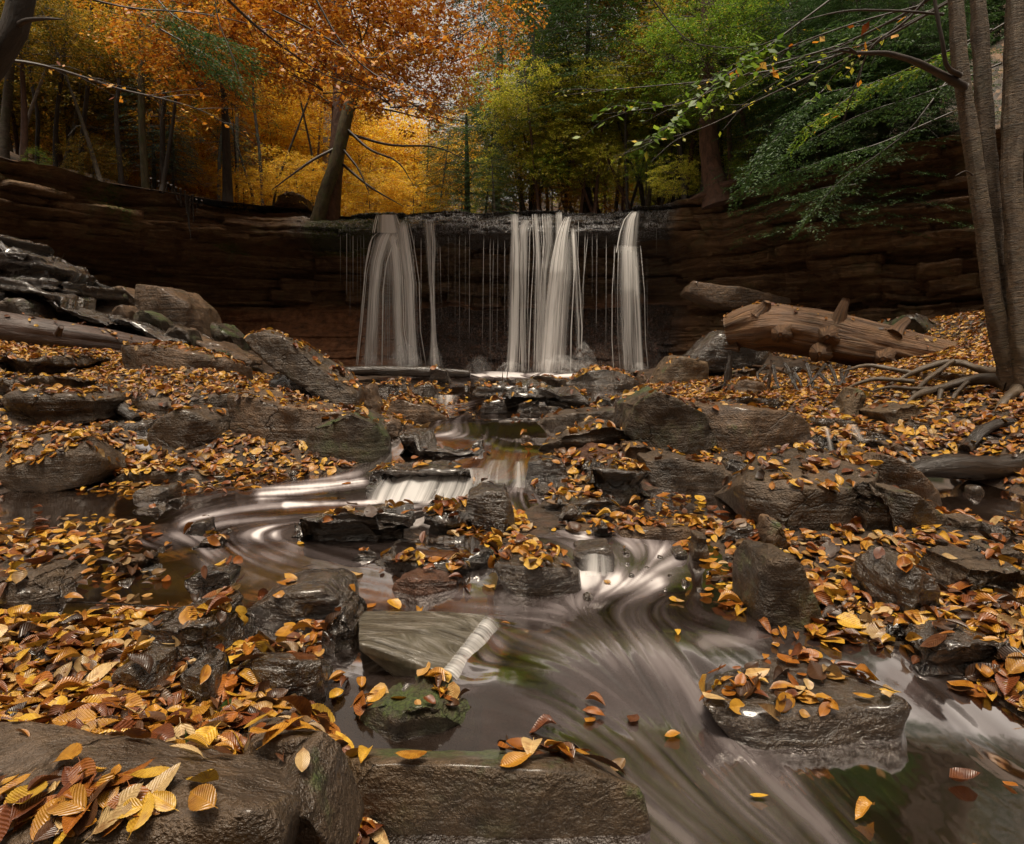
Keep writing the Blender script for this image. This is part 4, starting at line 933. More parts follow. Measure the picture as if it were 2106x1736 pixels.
# root tangle under the trunk, right bank
for k in range(14):
    x0 = random.uniform(1570, 1760); x1 = x0 + random.uniform(-60, 50); dd = random.uniform(5.9, 6.8)
    q = S3('%f,%f %f,%f %f,%f' % (x0, random.uniform(745, 775), (x0 + x1) / 2 + random.uniform(-20, 20), random.uniform(770, 800), x1, random.uniform(800, 830)), [dd + .2, dd, dd - .2])
    o = tube('dead_root', [p - q[0] for p in q], [.02, .016, .006], 'wetwood', None, nseg=6); o.location = q[0]
    tag(o, 'thin dark dead root dangling in the tangle under the fallen trunk', 'root', 'dead roots under the fallen trunk')
# ------------------------------------------------------------------ foliage
def leaf_quads(base, dirv, nrm, ln, wd, fold=.12):
    """rhombic leaves: base point, direction, normal -> (n*4,3) verts, faces"""
    side = np.cross(nrm, dirv); side /= np.linalg.norm(side, axis=1)[:, None] + 1e-9
    ln = ln[:, None]; wd = wd[:, None]
    mid = base + dirv * ln * .45 + nrm * ln * fold
    V = np.stack([base, mid + side * wd * .5 - nrm * ln * fold, base + dirv * ln, mid - side * wd * .5 - nrm * ln * fold], 1).reshape(-1, 3)
    k = np.arange(len(base)) * 4
    return V, np.stack([k, k + 1, k + 2, k + 3], -1)

def broadleaf_crown(name, nspray, per, R, size, seed, droop=.15, hollow=.25, aspect=.55):
    rg = np.random.default_rng(seed)
    d = rg.normal(size=(nspray, 3)); d /= np.linalg.norm(d, axis=1)[:, None]
    rad = (hollow + (1 - hollow) * rg.random(nspray)) ** .6
    c = d * rad[:, None] * np.array(R)
    # clumps: pull sprays onto layered shelves
    sh = R[2] * .22; c[:, 2] = np.round((c[:, 2] + rg.normal(0, .04, nspray)) / sh + .3 * c[:, 0] / R[0]) * sh + rg.normal(0, sh * .12, nspray)
    keepm = vnoise(c[:, 0] / R[0] * 2.2 + seed, c[:, 1] / R[1] * 2.2, c[:, 2] / R[2] * 2.6) > -.28
    c = c[keepm]; m_ = len(c)
    az = np.arctan2(c[:, 1], c[:, 0]) + rg.normal(0, .7, m_)
    L = R[0] * .22 * (.6 + .8 * rg.random(m_))
    t = rg.random((m_, per)); sd = rg.choice([-1, 1], (m_, per))
    a2 = az[:, None] + sd * (.7 + .5 * rg.random((m_, per)))
    px = c[:, 0, None] + np.cos(az)[:, None] * L[:, None] * t + np.cos(a2) * size * 1.6 * rg.random((m_, per))
    py = c[:, 1, None] + np.sin(az)[:, None] * L[:, None] * t + np.sin(a2) * size * 1.6 * rg.random((m_, per))
    pz = c[:, 2, None] - droop * L[:, None] * t ** 2 + rg.normal(0, size * .5, (m_, per))
    B = np.stack([px, py, pz], -1).reshape(-1, 3); n = len(B)
    dv = np.stack([np.cos(a2).ravel(), np.sin(a2).ravel(), rg.normal(-.35, .35, n)], -1); dv /= np.linalg.norm(dv, axis=1)[:, None]
    nm = np.stack([rg.normal(0, .45, n), rg.normal(0, .45, n) - .15, np.ones(n)], -1)
    nm -= dv * (nm * dv).sum(1)[:, None]; nm /= np.linalg.norm(nm, axis=1)[:, None]
    ln = size * (.65 + .7 * rg.random(n))
    V, Fa = leaf_quads(B, dv, nm, ln, ln * aspect)
    return np_mesh(name, V, Fa, False)

def needle_crown(name, nspray, R, size, seed, hang=.35, cone=True, per=46):
    """hemlock: flat drooping feathery sprays"""
    rg = np.random.default_rng(seed)
    zz = rg.random(nspray) * 2 - 1
    rmax = (1 - .55 * (zz * .5 + .5)) if cone else np.sqrt(1 - zz ** 2 * .8)
    az0 = rg.random(nspray) * 2 * math.pi; rr = (.25 + .75 * rg.random(nspray)) * rmax
    lay = .16; zz = np.round(zz / lay) * lay + rg.normal(0, .02, nspray)
    c = np.stack([np.cos(az0) * rr * R[0], np.sin(az0) * rr * R[1], zz * R[2] - rr * R[0] * hang], -1)
    az = az0 + rg.normal(0, .45, nspray); L = (.35 + .4 * rg.random(nspray)) * (R[0] / 2.4) * 1.0
    t = np.broadcast_to(np.linspace(.03, 1, per), (nspray, per)); sd = np.where(np.arange(per) % 2 == 0, 1, -1)[None, :]
    prof = (1 - t) ** .8 * .5 + .12
    off = rg.random((nspray, per)) * prof * L[:, None] * sd
    ca, sa = np.cos(az)[:, None], np.sin(az)[:, None]
    px = c[:, 0, None] + ca * L[:, None] * t - sa * off + ca * abs(off) * .5
    py = c[:, 1, None] + sa * L[:, None] * t + ca * off + sa * abs(off) * .5
    pz = c[:, 2, None] - hang * L[:, None] * t ** 1.5 + rg.normal(0, .01, (nspray, per))
    B = np.stack([px, py, pz], -1).reshape(-1, 3); n = len(B)
    a2 = az[:, None] + sd * (.75 + .35 * rg.random((nspray, per)))
    dv = np.stack([np.cos(a2).ravel(), np.sin(a2).ravel(), rg.normal(-.4, .25, n)], -1); dv /= np.linalg.norm(dv, axis=1)[:, None]
    nm = np.stack([rg.normal(0, .35, n), rg.normal(0, .35, n), np.ones(n)], -1); nm -= dv * (nm * dv).sum(1)[:, None]; nm /= np.linalg.norm(nm, axis=1)[:, None]
    ln = size * (.7 + .6 * rg.random(n))
    V, Fa = leaf_quads(B, dv, nm, ln, ln * .30, .03)
    return np_mesh(name, V, Fa, False)

def limb_mesh(name, R, n, seed, up=.25, z0=-1.0, rad=.025, mat='branch', hang=0):
    """bare limbs and twigs radiating inside a crown, ONE mesh"""
    rg = np.random.default_rng(seed); Vs, Fs = [], []; off = 0
    def add(P, r0, r1, ns=4):
        nonlocal off
        P = np.array(P); k = len(P); t = np.gradient(P, axis=0); t /= np.linalg.norm(t, axis=1)[:, None] + 1e-9
        u = np.cross(t, [0.1, .2, 1.]); u /= np.linalg.norm(u, axis=1)[:, None] + 1e-9; v = np.cross(t, u)
        r = np.linspace(r0, r1, k); a = np.arange(ns) * 2 * math.pi / ns
        V = P[:, None] + r[:, None, None] * (np.cos(a)[None, :, None] * u[:, None] + np.sin(a)[None, :, None] * v[:, None])
        Vs.append(V.reshape(-1, 3))
        for i in range(k - 1):
            for j in range(ns): Fs.append((off + i * ns + j, off + i * ns + (j + 1) % ns, off + (i + 1) * ns + (j + 1) % ns, off + (i + 1) * ns + j))
        off += k * ns
    for i in range(n):
        az = rg.random() * 6.283; zz = rg.uniform(-1, .7); L = R[0] * rg.uniform(.6, 1.05) * (1 - .4 * max(0, zz))
        st = np.array([0, 0, zz * R[2]]); s = np.linspace(0, 1, 9)
        bend = rg.normal(0, .25)
        P = [st + np.array([math.cos(az + bend * q) * L * q, math.sin(az + bend * q) * L * q * R[1] / R[0], (up * q - hang * q * q) * L + .05 * L * rg.normal() * q]) for q in s]
        add(P, rad, rad * .25)
        for k in range(5):
            q = rg.uniform(.25, .9); p0 = P[int(q * 8)]; a2 = az + rg.choice([-1, 1]) * rg.uniform(.4, 1.0); l2 = L * rg.uniform(.2, .45)
            add([p0 + np.array([math.cos(a2) * l2 * w_, math.sin(a2) * l2 * w_, (up * .5 * w_ - hang * w_ * w_) * l2 + rg.normal(0, .02) * w_]) for w_ in np.linspace(0, 1, 5)], rad * .4, rad * .12, 3)
    V = np.vstack(Vs); me = np_mesh(name, V, np.array(Fs), True, uv=V[:, :2])
    me.materials.append(MATS[mat]); return me

PROTO = {}
def proto(key, fn, mat):
    me = fn(); me.materials.append(MATS[mat]); PROTO[key] = me
B_ = broadleaf_crown
for s_ in (0, 1):
    proto(('orange', s_), lambda: B_('crown', 270, 26, (3.6, 3.2, 2.3), .15, 11 + s_), 'fol_orange')
    proto(('gold', s_), lambda: B_('crown', 760, 26, (3.2, 3.0, 2.6), .12, 21 + s_), 'fol_gold')
    proto(('amber', s_), lambda: B_('crown', 740, 26, (3.2, 3.0, 2.6), .12, 31 + s_), 'fol_amber')
    proto(('lime', s_), lambda: B_('crown', 520, 24, (2.8, 2.6, 2.0), .12, 41 + s_), 'fol_lime')
    proto(('leafgreen', s_), lambda: B_('crown', 520, 24, (2.6, 2.4, 2.0), .11, 51 + s_), 'fol_leafgreen')
    proto(('olive', s_), lambda: B_('crown', 580, 26, (3.2, 3.0, 2.6), .12, 61 + s_), 'fol_olive')
    proto(('hemlock', s_), lambda: needle_crown('crown', 650, (2.6, 2.6, 3.0), .085, 71 + s_), 'fol_hemlock')
    proto(('hemblue', s_), lambda: needle_crown('crown', 260, (1.6, 1.6, 1.4), .07, 81 + s_, cone=False), 'fol_hemlock_blue')
LIMB = {k: limb_mesh('branches', R, n, 90 + i, up, rad=r, hang=h) for i, (k, R, n, up, r, h) in enumerate([
    ('broad', (3.2, 3.0, 2.4), 26, .3, .022, .1), ('hem', (2.6, 2.6, 3.0), 34, .02, .018, .25)])}

def bark_tube(P, rad, mat, root, base, nseg=10, **kw):
    return tube('trunk', P, rad, mat, root, nseg=nseg, loc=base, **kw)

TREES = []
def tree(label, cat, kind, X, Y, zc, sc, group=None, name='tree', mat='bark_dark', tr=.09, lean=0.0, zb=None, crowns=None, limbs=True, base=None, var=None, sz=None):
    """crown centre at height zc; trunk from the ground up through it"""
    z0 = (upz(X, Y) if zb is None else zb) - .05
    base = Vector((X, Y, z0)); root = empty(name, base); tag(root, label, cat, group)
    top = zc + 2.2 * sc
    bark_tube([base, base + Vector((lean * .35, .1, (top - z0) * .35)), base + Vector((lean, 0, top - z0))], [tr * 1.5, tr, tr * .35], mat, root, base, nseg=8, res=16)
    i = (len(TREES) if var is None else var) % 2; rot = random.random() * 6.28
    for (kk, dx, dy, dz, s2) in (crowns or [(kind, 0, 0, 0, 1)]):
        o = link('crown', PROTO[(kk, i)], None, root); o.location = (lean * .8 + dx, dy, zc - z0 + dz)
        s3 = sc * s2; o.scale = (s3, s3, s3 if sz is None else sz * s2); o.rotation_euler = (0, 0, rot)
        if limbs:
            l = link('branches', LIMB['hem' if kk.startswith('hem') else 'broad'], None, root); l.location = o.location; l.scale = o.scale; l.rotation_euler = (0, 0, rot + 1)
    TREES.append(root); return root

def TP(px, py, Y): return at(px, py, Y)
# --- far rows of forest, colour by where they stand; the sky gap stays open above the creek's line
random.seed(21)
GL = 'forest trees behind the falls'
names = {'gold': 'golden yellow beech sapling growing in the forest behind the falls', 'amber': 'amber and orange beech growing in the forest behind the falls',
         'orange': 'rust orange beech growing in the forest behind the falls', 'lime': 'yellow green leafy tree growing on the slope behind the falls',
         'leafgreen': 'fresh green leafy tree growing on the right slope above the ledge', 'olive': 'dull olive and brown tree growing in the dim forest',
         'hemlock': 'dark green hemlock growing in the forest behind the falls'}
def row(Y0, dY, pxs, pyc, kinds, sc, sz=None, limbs=False, tall=()):  # tall: upper crowns out of view, added to darken reflections in the water
    for px, kd in zip(pxs, kinds):
        Y = Y0 + random.uniform(-dY, dY); p = TP(px + random.uniform(-18, 18), pyc(px) + random.uniform(-20, 20), Y)
        s_ = sc * random.uniform(.85, 1.15)
        while UBVH.ray_cast(Vector((p.x, p.y, 40)), Vector((0, 0, -1)))[0] is None and Y < 40:
            s_ *= (Y + .4) / Y; Y += .4; p = p * (Y / p.y)
        tree(names[kd], 'hemlock' if kd == 'hemlock' else 'tree', kd, p.x, p.y, p.z, s_, GL, tr=random.uniform(.025, .055), mat=random.choice(['bark_dark', 'bark_grey', 'bark_red']), lean=random.uniform(-1.1, 1.1), limbs=limbs, crowns=([(kd, 0, 0, 0, 1)] + [(kd, random.uniform(-2, 2), random.uniform(-1, 1), dz, 1.25) for dz in tall]) if tall and not 250 < px < 930 else None)
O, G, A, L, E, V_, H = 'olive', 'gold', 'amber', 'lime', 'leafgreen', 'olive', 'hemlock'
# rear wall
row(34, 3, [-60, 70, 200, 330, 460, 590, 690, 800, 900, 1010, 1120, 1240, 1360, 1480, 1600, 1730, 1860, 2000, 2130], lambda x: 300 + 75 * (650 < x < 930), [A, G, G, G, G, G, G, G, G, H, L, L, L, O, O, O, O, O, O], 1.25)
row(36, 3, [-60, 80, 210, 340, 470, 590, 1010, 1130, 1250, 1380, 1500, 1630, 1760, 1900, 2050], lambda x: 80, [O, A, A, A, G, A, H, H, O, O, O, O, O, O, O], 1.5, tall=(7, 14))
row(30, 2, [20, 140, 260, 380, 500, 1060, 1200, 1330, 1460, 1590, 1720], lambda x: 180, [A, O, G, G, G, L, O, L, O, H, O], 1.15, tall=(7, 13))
# understory
row(23, 1.5, [60, 160, 250, 340, 420, 500, 580, 760, 850, 1150, 1260, 1380], lambda x: 345, [A, O, G, A, G, G, G, G, G, L, L, L], .62, limbs=True)
row(20, 1, [300, 400, 500, 610, 760, 1080, 1220, 1330, 1420], lambda x: 395, [O, A, G, G, G, H, A, L, L], .42, limbs=True)
row(21, 1.5, [250, 360, 470, 560, 640, 1160, 1280, 1400, 1500, 1620], lambda x: 215, [O, A, A, G, G, L, L, E, E, H], .6, limbs=True)
row(19, 1.5, [-100, 100, 1500, 1750, 2000, 2250], lambda x: 40, [O, O, E, H, H, H], 1.0, tall=(5, 10), limbs=True)
row(17.5, 1, [1180, 1290, 1390, 1130, 1350], lambda x: 270, [L, L, L, L, E], .40, limbs=True)
row(15, 1, [1500, 1560, 1640, 1580, 1700], lambda x: 300, [L, E, E, H, E], .42, limbs=True)
row(14.5, .8, [1500, 1420, 1560, 1640], lambda x: 130, [E, E, H, E], .5, limbs=True)
row(16, 1, [1240, 1360, 1450], lambda x: 120, [H, O, L], .55, limbs=True)
# upper left gloom
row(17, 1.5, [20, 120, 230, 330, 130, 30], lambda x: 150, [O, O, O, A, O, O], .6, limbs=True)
# right hillside
row(15, 1, [1760, 1880, 2000, 2080], lambda x: 120, [H, H, H, H], .8, limbs=True)
row(14, 1, [2200, 2400, 2550], lambda x: 200, [H, H, O], .8)
row(12, 1, [1700, 1800], lambda x: 250, [H, H], .5, limbs=True)

row(18.5, 1, [900, 1000, 1090, 1180, 1260, 1340, 1420], lambda x: 330, [H, H, L, A, L, L, E], .42, limbs=True)
row(17, 1, [1120, 1200, 1290, 1370, 1450, 1230, 1330], lambda x: 200 + (x % 3) * 25, [L, L, L, L, E, L, L], .42, limbs=True)
row(25, 2, [560, 660, 760, 850, 930, 620, 480, 400], lambda x: 300 + (x % 7) * 12, [G, G, G, G, L, G, G, A], .8)
row(12.2, .5, [1440, 1500, 1400, 1560, 1470], lambda x: 60 + (x % 4) * 45, [E, H, E, E, H], .27, limbs=True)
row(11.5, .6, [1620, 1700, 1790, 1880, 1960, 1840], lambda x: 150 + (x % 5) * 22, [H, E, H, H, H, H], .36, limbs=True)
row(10.5, .4, [1760, 1850, 1950], lambda x: 60, [H, H, H], .4, limbs=True)
row(16.5, .8, [1080, 1150, 1230, 1310, 1390, 1010, 1190, 1350], lambda x: 300 + (x % 3) * 30, [L, E, L, L, L, H, L, E], .30, limbs=True)
row(14.8, .6, [1120, 1210, 1300, 1380], lambda x: 170 + (x % 3) * 25, [L, L, L, E], .30, limbs=True)
row(13.6, .6, [20, 200, 300], lambda x: 70 + (x % 5) * 20, [O, O, O], .36, limbs=True)
# --- hemlocks that stand out
t_ = TP(960, 330, 19.5); tree('broad dark green hemlock reaching down to the creek behind the falls', 'hemlock', 'hemlock', t_.x, 19.5, t_.z, .62, var=0)
t_ = TP(1075, 160, 18.5); tree('tall green hemlock right of the sky gap, drooping sprays', 'hemlock', 'hemlock', t_.x + .3, 18.5, t_.z, .8, var=1)
t_ = TP(1210, 40, 17); tree('dark hemlock at the top centre with bare lower twigs', 'hemlock', 'hemlock', t_.x, 17, t_.z, .75, var=0)
t_ = TP(1640, 160, 13); tree('hemlock with shaded green sprays above the right cliff', 'hemlock', 'hemlock', t_.x, 13, t_.z, .6, var=1)
t_ = TP(430, 40, 15); tree('dark hemlock top hanging in the upper left among orange leaves', 'hemlock', 'hemlock', t_.x, 15.5, t_.z, .5, var=1)
t_ = TP(300, 250, 16.5); tree('small blue-green hemlock on the left ledge behind the lichened trunk', 'hemlock', 'hemblue', t_.x + .1, 16.5, t_.z, .7, name='young_hemlock', tr=.04)
t_ = TP(350, 310, 16.2); tree('low blue-green hemlock sapling right of the grey trunk on the left ledge', 'hemlock', 'hemblue', t_.x, 16.2, t_.z, .45, name='young_hemlock', tr=.03)
t_ = TP(480, 280, 16.8); tree('faint blue-green hemlock sapling left of the tree pair', 'hemlock', 'hemblue', t_.x, 16.8, t_.z, .4, name='young_hemlock', tr=.03)

# --- individual trunks
def trunk_tree(label, P, rad, mat, name='tree', cat='tree', nseg=12, extra=None, group=None, crown=None, **kw):
    base = Vector(P[0]); root = empty(name, base); tag(root, label, cat, group)
    tube('trunk', P, rad, mat, root, nseg=nseg, loc=base, **kw)
    for (q, r, m_) in (extra or []): tube('limb', q, r, m_, root, nseg=6, loc=base)
    for (kk, p, s_, v_) in (crown or []):
        o = link('crown', PROTO[(kk, v_)], None, root); o.location = p - base; o.scale = (s_, s_, s_); o.rotation_euler = (0, 0, random.random() * 6)
        l = link('branches', LIMB['broad'], None, root); l.location = o.location; l.scale = o.scale; l.rotation_euler = (0, 0, random.random() * 6)
    return root
def limbs_at(lst):
    return [(S3(s, ds), r, m_) for s, ds, r, m_ in lst]
Yt = 16.6
trunk_tree('tall straight reddish trunk of the tree pair left of the falls, rust orange leaves above',
    S3('679,470 684,400 692,330 698,220 700,100 697,-60 694,-160', [Yt] * 7), [.27, .22, .20, .17, .15, .13, .11], 'bark_red', nseg=18,
    crown=[('orange', TP(660, 60, 13.5), .62, 0), ('orange', TP(800, 90, 13.5), .62, 1), ('orange', TP(520, 20, 13.5), .60, 1), ('orange', TP(930, 20, 14), .5, 0), ('orange', TP(740, -60, 13.5), .7, 0), ('orange', TP(400, 60, 12.5), .5, 0), ('orange', TP(480, 150, 14), .35, 1), ('orange', TP(860, 160, 14.5), .35, 0)],
    extra=limbs_at([('700,300 640,330 560,390', [16.6, 16, 15.6], [.05, .035, .012], 'branch'), ('700,190 780,140 880,110 960,60', [16.6, 16, 15.5, 15], [.06, .045, .03, .01], 'branch'),
        ('698,230 620,170 520,140 430,100', [16.6, 16, 15.5, 15], [.05, .04, .03, .01], 'branch'), ('700,130 780,40 860,0', [16.6, 16, 15.5], [.05, .035, .01], 'branch'),
        ('700,160 600,60 500,20', [16.6, 16, 15.5], [.05, .035, .01], 'branch'), ('695,330 760,385 830,425', [16.6, 16, 15.3], [.04, .028, .008], 'branch'),
        ('700,270 800,300 900,300 960,330', [16.6, 16.2, 15.8, 15.5], [.04, .03, .02, .008], 'branch'), ('697,215 800,225 930,260', [16.6, 16.2, 15.8], [.04, .025, .008], 'branch')]))
trunk_tree('mossy leaning trunk crossing the straight reddish one on the lip, topped by gold leaves',
    S3('650,470 668,395 690,340 702,290 716,225 742,165 772,105', [16.3] * 7), [.20, .17, .17, .16, .15, .14, .10], 'bark_moss', nseg=16,
    extra=limbs_at([('716,225 800,205 870,215', [16.3, 16, 15.8], [.05, .03, .008], 'branch'), ('708,260 760,310 820,330 850,380', [16.3, 16, 15.8, 15.6], [.04, .03, .02, .008], 'branch'),
        ('740,170 800,190 900,240 960,250', [16.3, 16, 15.8, 15.6], [.05, .035, .02, .008], 'branch'), ('700,300 740,350 760,400', [16.3, 16, 15.8], [.035, .025, .008], 'branch'),
        ('772,110 820,60 850,20', [16.3, 16, 15.8], [.07, .04, .01], 'branch')]), crown=[('amber', TP(690, 190, 18.5), .42, 0)])
trunk_tree('pale grey trunk standing further back just left of the tree pair', S3('676,400 678,270 681,150 684,0 684,-120', [22] * 5), [.24, .22, .21, .19, .15], 'bark_pale', crown=[('gold', TP(640, 260, 24), .6, 1)])
trunk_tree('dark red-brown trunk with flared roots above the right cliff', S3('1478,420 1472,390 1462,340 1455,260 1455,120 1460,-80', [13.6] * 6), [.34, .26, .21, .18, .16, .13], 'bark_red', nseg=18,
    crown=[('leafgreen', TP(1470, 150, 12.6), .36, 0), ('leafgreen', TP(1430, 60, 12.9), .36, 1), ('leafgreen', TP(1520, 30, 12.8), .36, 1), ('leafgreen', TP(1450, 210, 13.2), .22, 0)],
    extra=limbs_at([('1470,385 1500,380 1530,362 1560,362', [13.5, 13.3, 13.1, 13.0], [.12, .08, .05, .02], 'bark_red'), ('1470,395 1440,402 1415,412', [13.5, 13.6, 13.7], [.1, .06, .02], 'bark_red')]))
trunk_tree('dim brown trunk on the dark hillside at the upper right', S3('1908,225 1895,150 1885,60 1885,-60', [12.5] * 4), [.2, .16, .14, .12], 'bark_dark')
def mini(label, s, Y, w, mat, **kw):
    p = pts(s); n = len(p); P = [TP(x, y, Y) for x, y in p]
    z = upz(P[0].x, P[0].y); 
    if P[0].z > z: P.insert(0, Vector((P[0].x, P[0].y, z - .05)))
    r = w / F * Y / 2 * .8
    return trunk_tree(label, P, list(np.linspace(r * 1.15, r * .7, len(P))), mat, **kw)
mini('lichened grey-green trunk on the left ledge between the two blue-green saplings', '297,345 291,250 291,120 293,-60', 14.8, 17, 'bark_moss')
mini('thin dark trunk right of the lichened grey-green trunk', '333,290 338,200 352,60 366,-60', 15.5, 11, 'bark_dark')
mini('crooked dark stump-like trunk left of the lichened grey-green trunk', '248,350 243,300 238,230 246,160', 14, 12, 'bark_dark')
mini('thin dark trunk curving up from the left ledge', '165,330 172,260 185,140 190,-40', 14.5, 11, 'bark_dark')
mini('slender dark trunk bending right on the left ledge', '112,310 118,220 135,100 140,-40', 14, 10, 'bark_dark')
mini('pale leaning sapling crossing the gloom of the upper left', '42,300 65,220 100,130 160,70', 14, 8, 'bark_pale')
mini('thick pale trunk at the left edge of the ledge', '8,325 10,250 22,140 20,-60', 13.5, 22, 'bark_grey')
mini('dark sapling at the far left above the cliff', '75,315 80,240 60,150 52,-30', 14.2, 9, 'bark_dark')
mini('thin trunk among golden leaves left of the tree pair', '450,400 452,300 470,200 490,60', 18, 9, 'bark_dark')
mini('second thin trunk among golden leaves, straight', '487,405 488,300 486,160 480,0', 18.5, 9, 'bark_grey')
mini('forked dark sapling among the golden leaves behind the lone tan boulder', '540,420 535,320 520,200 522,40', 18, 8, 'bark_dark')
mini('dark sapling leaning right behind the lone tan boulder', '560,425 575,360 610,270 655,150', 17.5, 6, 'bark_dark')
mini('dark sapling leaning left between thin gold trunks', '520,400 500,340 485,290 470,240', 17.5, 6, 'bark_dark')
mini('dark sapling stem close left of the tree pair', '640,420 645,330 625,240 600,120', 18, 6, 'bark_dark')
mini('dark trunk standing behind the centre of the falls', '1075,430 1072,380 1070,340 1060,240', 19, 8, 'bark_dark')
mini('brown trunk behind the falls, left of the centre right stream', '1110,430 1106,360 1100,250 1095,120', 20, 10, 'bark_red')
mini('slim black trunk above the right end of the lip', '1290,425 1288,350 1286,260 1290,140', 16, 8, 'bark_dark')
mini('tilted dark sapling above the right end of the lip', '1325,420 1312,370 1295,330 1270,250', 16.5, 7, 'bark_dark')
mini('slim dark trunk behind the main right stream', '1205,425 1200,360 1196,280 1190,160', 18, 8, 'bark_dark')
mini('thin brown trunk behind the middle of the lip', '1230,425 1222,380 1225,300 1220,180', 18, 6, 'bark_red')
mini('thick shaded trunk behind the centre right of the falls', '1020,425 1022,330 1025,220 1030,60', 21, 22, 'bark_dark')

# --- birch on the right, three stems from one root flare
Yb = 4.6
P0 = TP(2095, 800, Yb); root = empty('birch_tree', P0); tag(root, 'three-stemmed shaggy-barked birch at the right edge, roots spread over the bank', 'birch')
tube('trunk', S3('2105,830 2075,740 2042,620 2026,487 2000,300 1978,169 1966,20 1960,-120', [Yb] * 8), [.14, .086, .057, .058, .053, .049, .045, .042], 'bark_birch', root, nseg=40, loc=P0, bump=.10, ridge=.05, res=200, seed=3)
tube('trunk', S3('2110,830 2090,740 2066,620 2050,487 2030,300 2017,112 2010,-20 2008,-120', [Yb + .06] * 8), [.13, .08, .053, .050, .053, .050, .048, .045], 'bark_birch', root, nseg=40, loc=P0, bump=.10, ridge=.05, res=200, seed=8)
tube('trunk', S3('2130,830 2108,740 2096,620 2088,480 2080,375 2088,187 2094,0 2096,-120', [Yb - .1] * 8), [.14, .09, .072, .062, .060, .068, .068, .064], 'bark_birch', root, nseg=40, loc=P0, bump=.10, ridge=.05, res=200, seed=5)
for lab, s, ds, r in [('limb', '1985,180 1930,150 1880,125 1820,108 1770,110 1725,104', [4.55, 4.5, 4.45, 4.4, 4.35, 4.3], [.030, .026, .022, .017, .013, .006]),
        ('limb', '1725,104 1700,110 1686,110', [4.3, 4.28, 4.25], [.007, .005, .002]), ('limb', '1762,110 1745,98 1720,103 1690,100', [4.34, 4.3, 4.3, 4.3], [.010, .007, .005, .002]),
        ('limb', '1975,155 1945,140 1940,95 1925,20 1920,-20', [4.5, 4.45, 4.4, 4.4, 4.4], [.018, .016, .013, .012, .01]),
        ('limb', '1940,30 1850,22 1740,20 1620,50', [4.5, 4.4, 4.3, 4.2], [.010, .008, .006, .002]),
        ('limb', '2000,360 1985,350 1965,362', [4.5, 4.45, 4.4], [.007, .005, .002])]:
    tube(lab, S3(s, ds), r, 'branch', root, nseg=8, loc=P0, bump=.1)
for s, ds, r in [('2085,790 2040,778 1990,782 1930,800 1880,812 1860,840', [4.6, 4.75, 4.85, 4.9, 4.85, 4.75], [.10, .065, .05, .04, .03, .012]),
        ('2090,770 2030,765 1960,740 1890,760 1830,790', [4.9, 5.2, 5.5, 5.5, 5.4], [.07, .05, .035, .03, .012]), ('1890,770 1820,756 1780,750 1730,765', [5.5, 5.7, 5.8, 5.8], [.03, .028, .022, .008]),
        ('1960,742 1900,785 1870,820 1850,870', [5.4, 5.2, 5.0, 4.9], [.025, .022, .018, .006]), ('1935,800 1930,840 1925,880', [4.85, 4.75, 4.7], [.028, .02, .006]),
        ('1930,800 1880,800 1830,795 1790,805', [4.95, 5.0, 5.0, 5.0], [.03, .022, .016, .006]), ('1990,785 1960,815 1950,850', [4.8, 4.7, 4.65], [.025, .018, .005]),
        ('1880,785 1800,778 1760,790 1740,800', [5.1, 5.2, 5.2, 5.2], [.028, .022, .016, .006]), ('2095,800 2060,830 2040,860', [4.5, 4.35, 4.3], [.06, .035, .01])]:
    tube('root', S3(s, ds), [q_ * .8 for q_ in r], 'root', root, nseg=12, loc=P0, bump=.28, ridge=.1)
# leaning trunk close in the upper left corner
trunk_tree('thick dark trunk leaning in at the top left corner', S3('-60,180 -10,120 30,60 45,0 50,-80', [5.6] * 5), [.12, .11, .10, .095, .09], 'bark_dark', nseg=18, bump=.05,
    extra=limbs_at([('30,60 50,42 90,38 130,40', [5.6, 5.5, 5.4, 5.3], [.03, .022, .015, .004], 'branch')]))

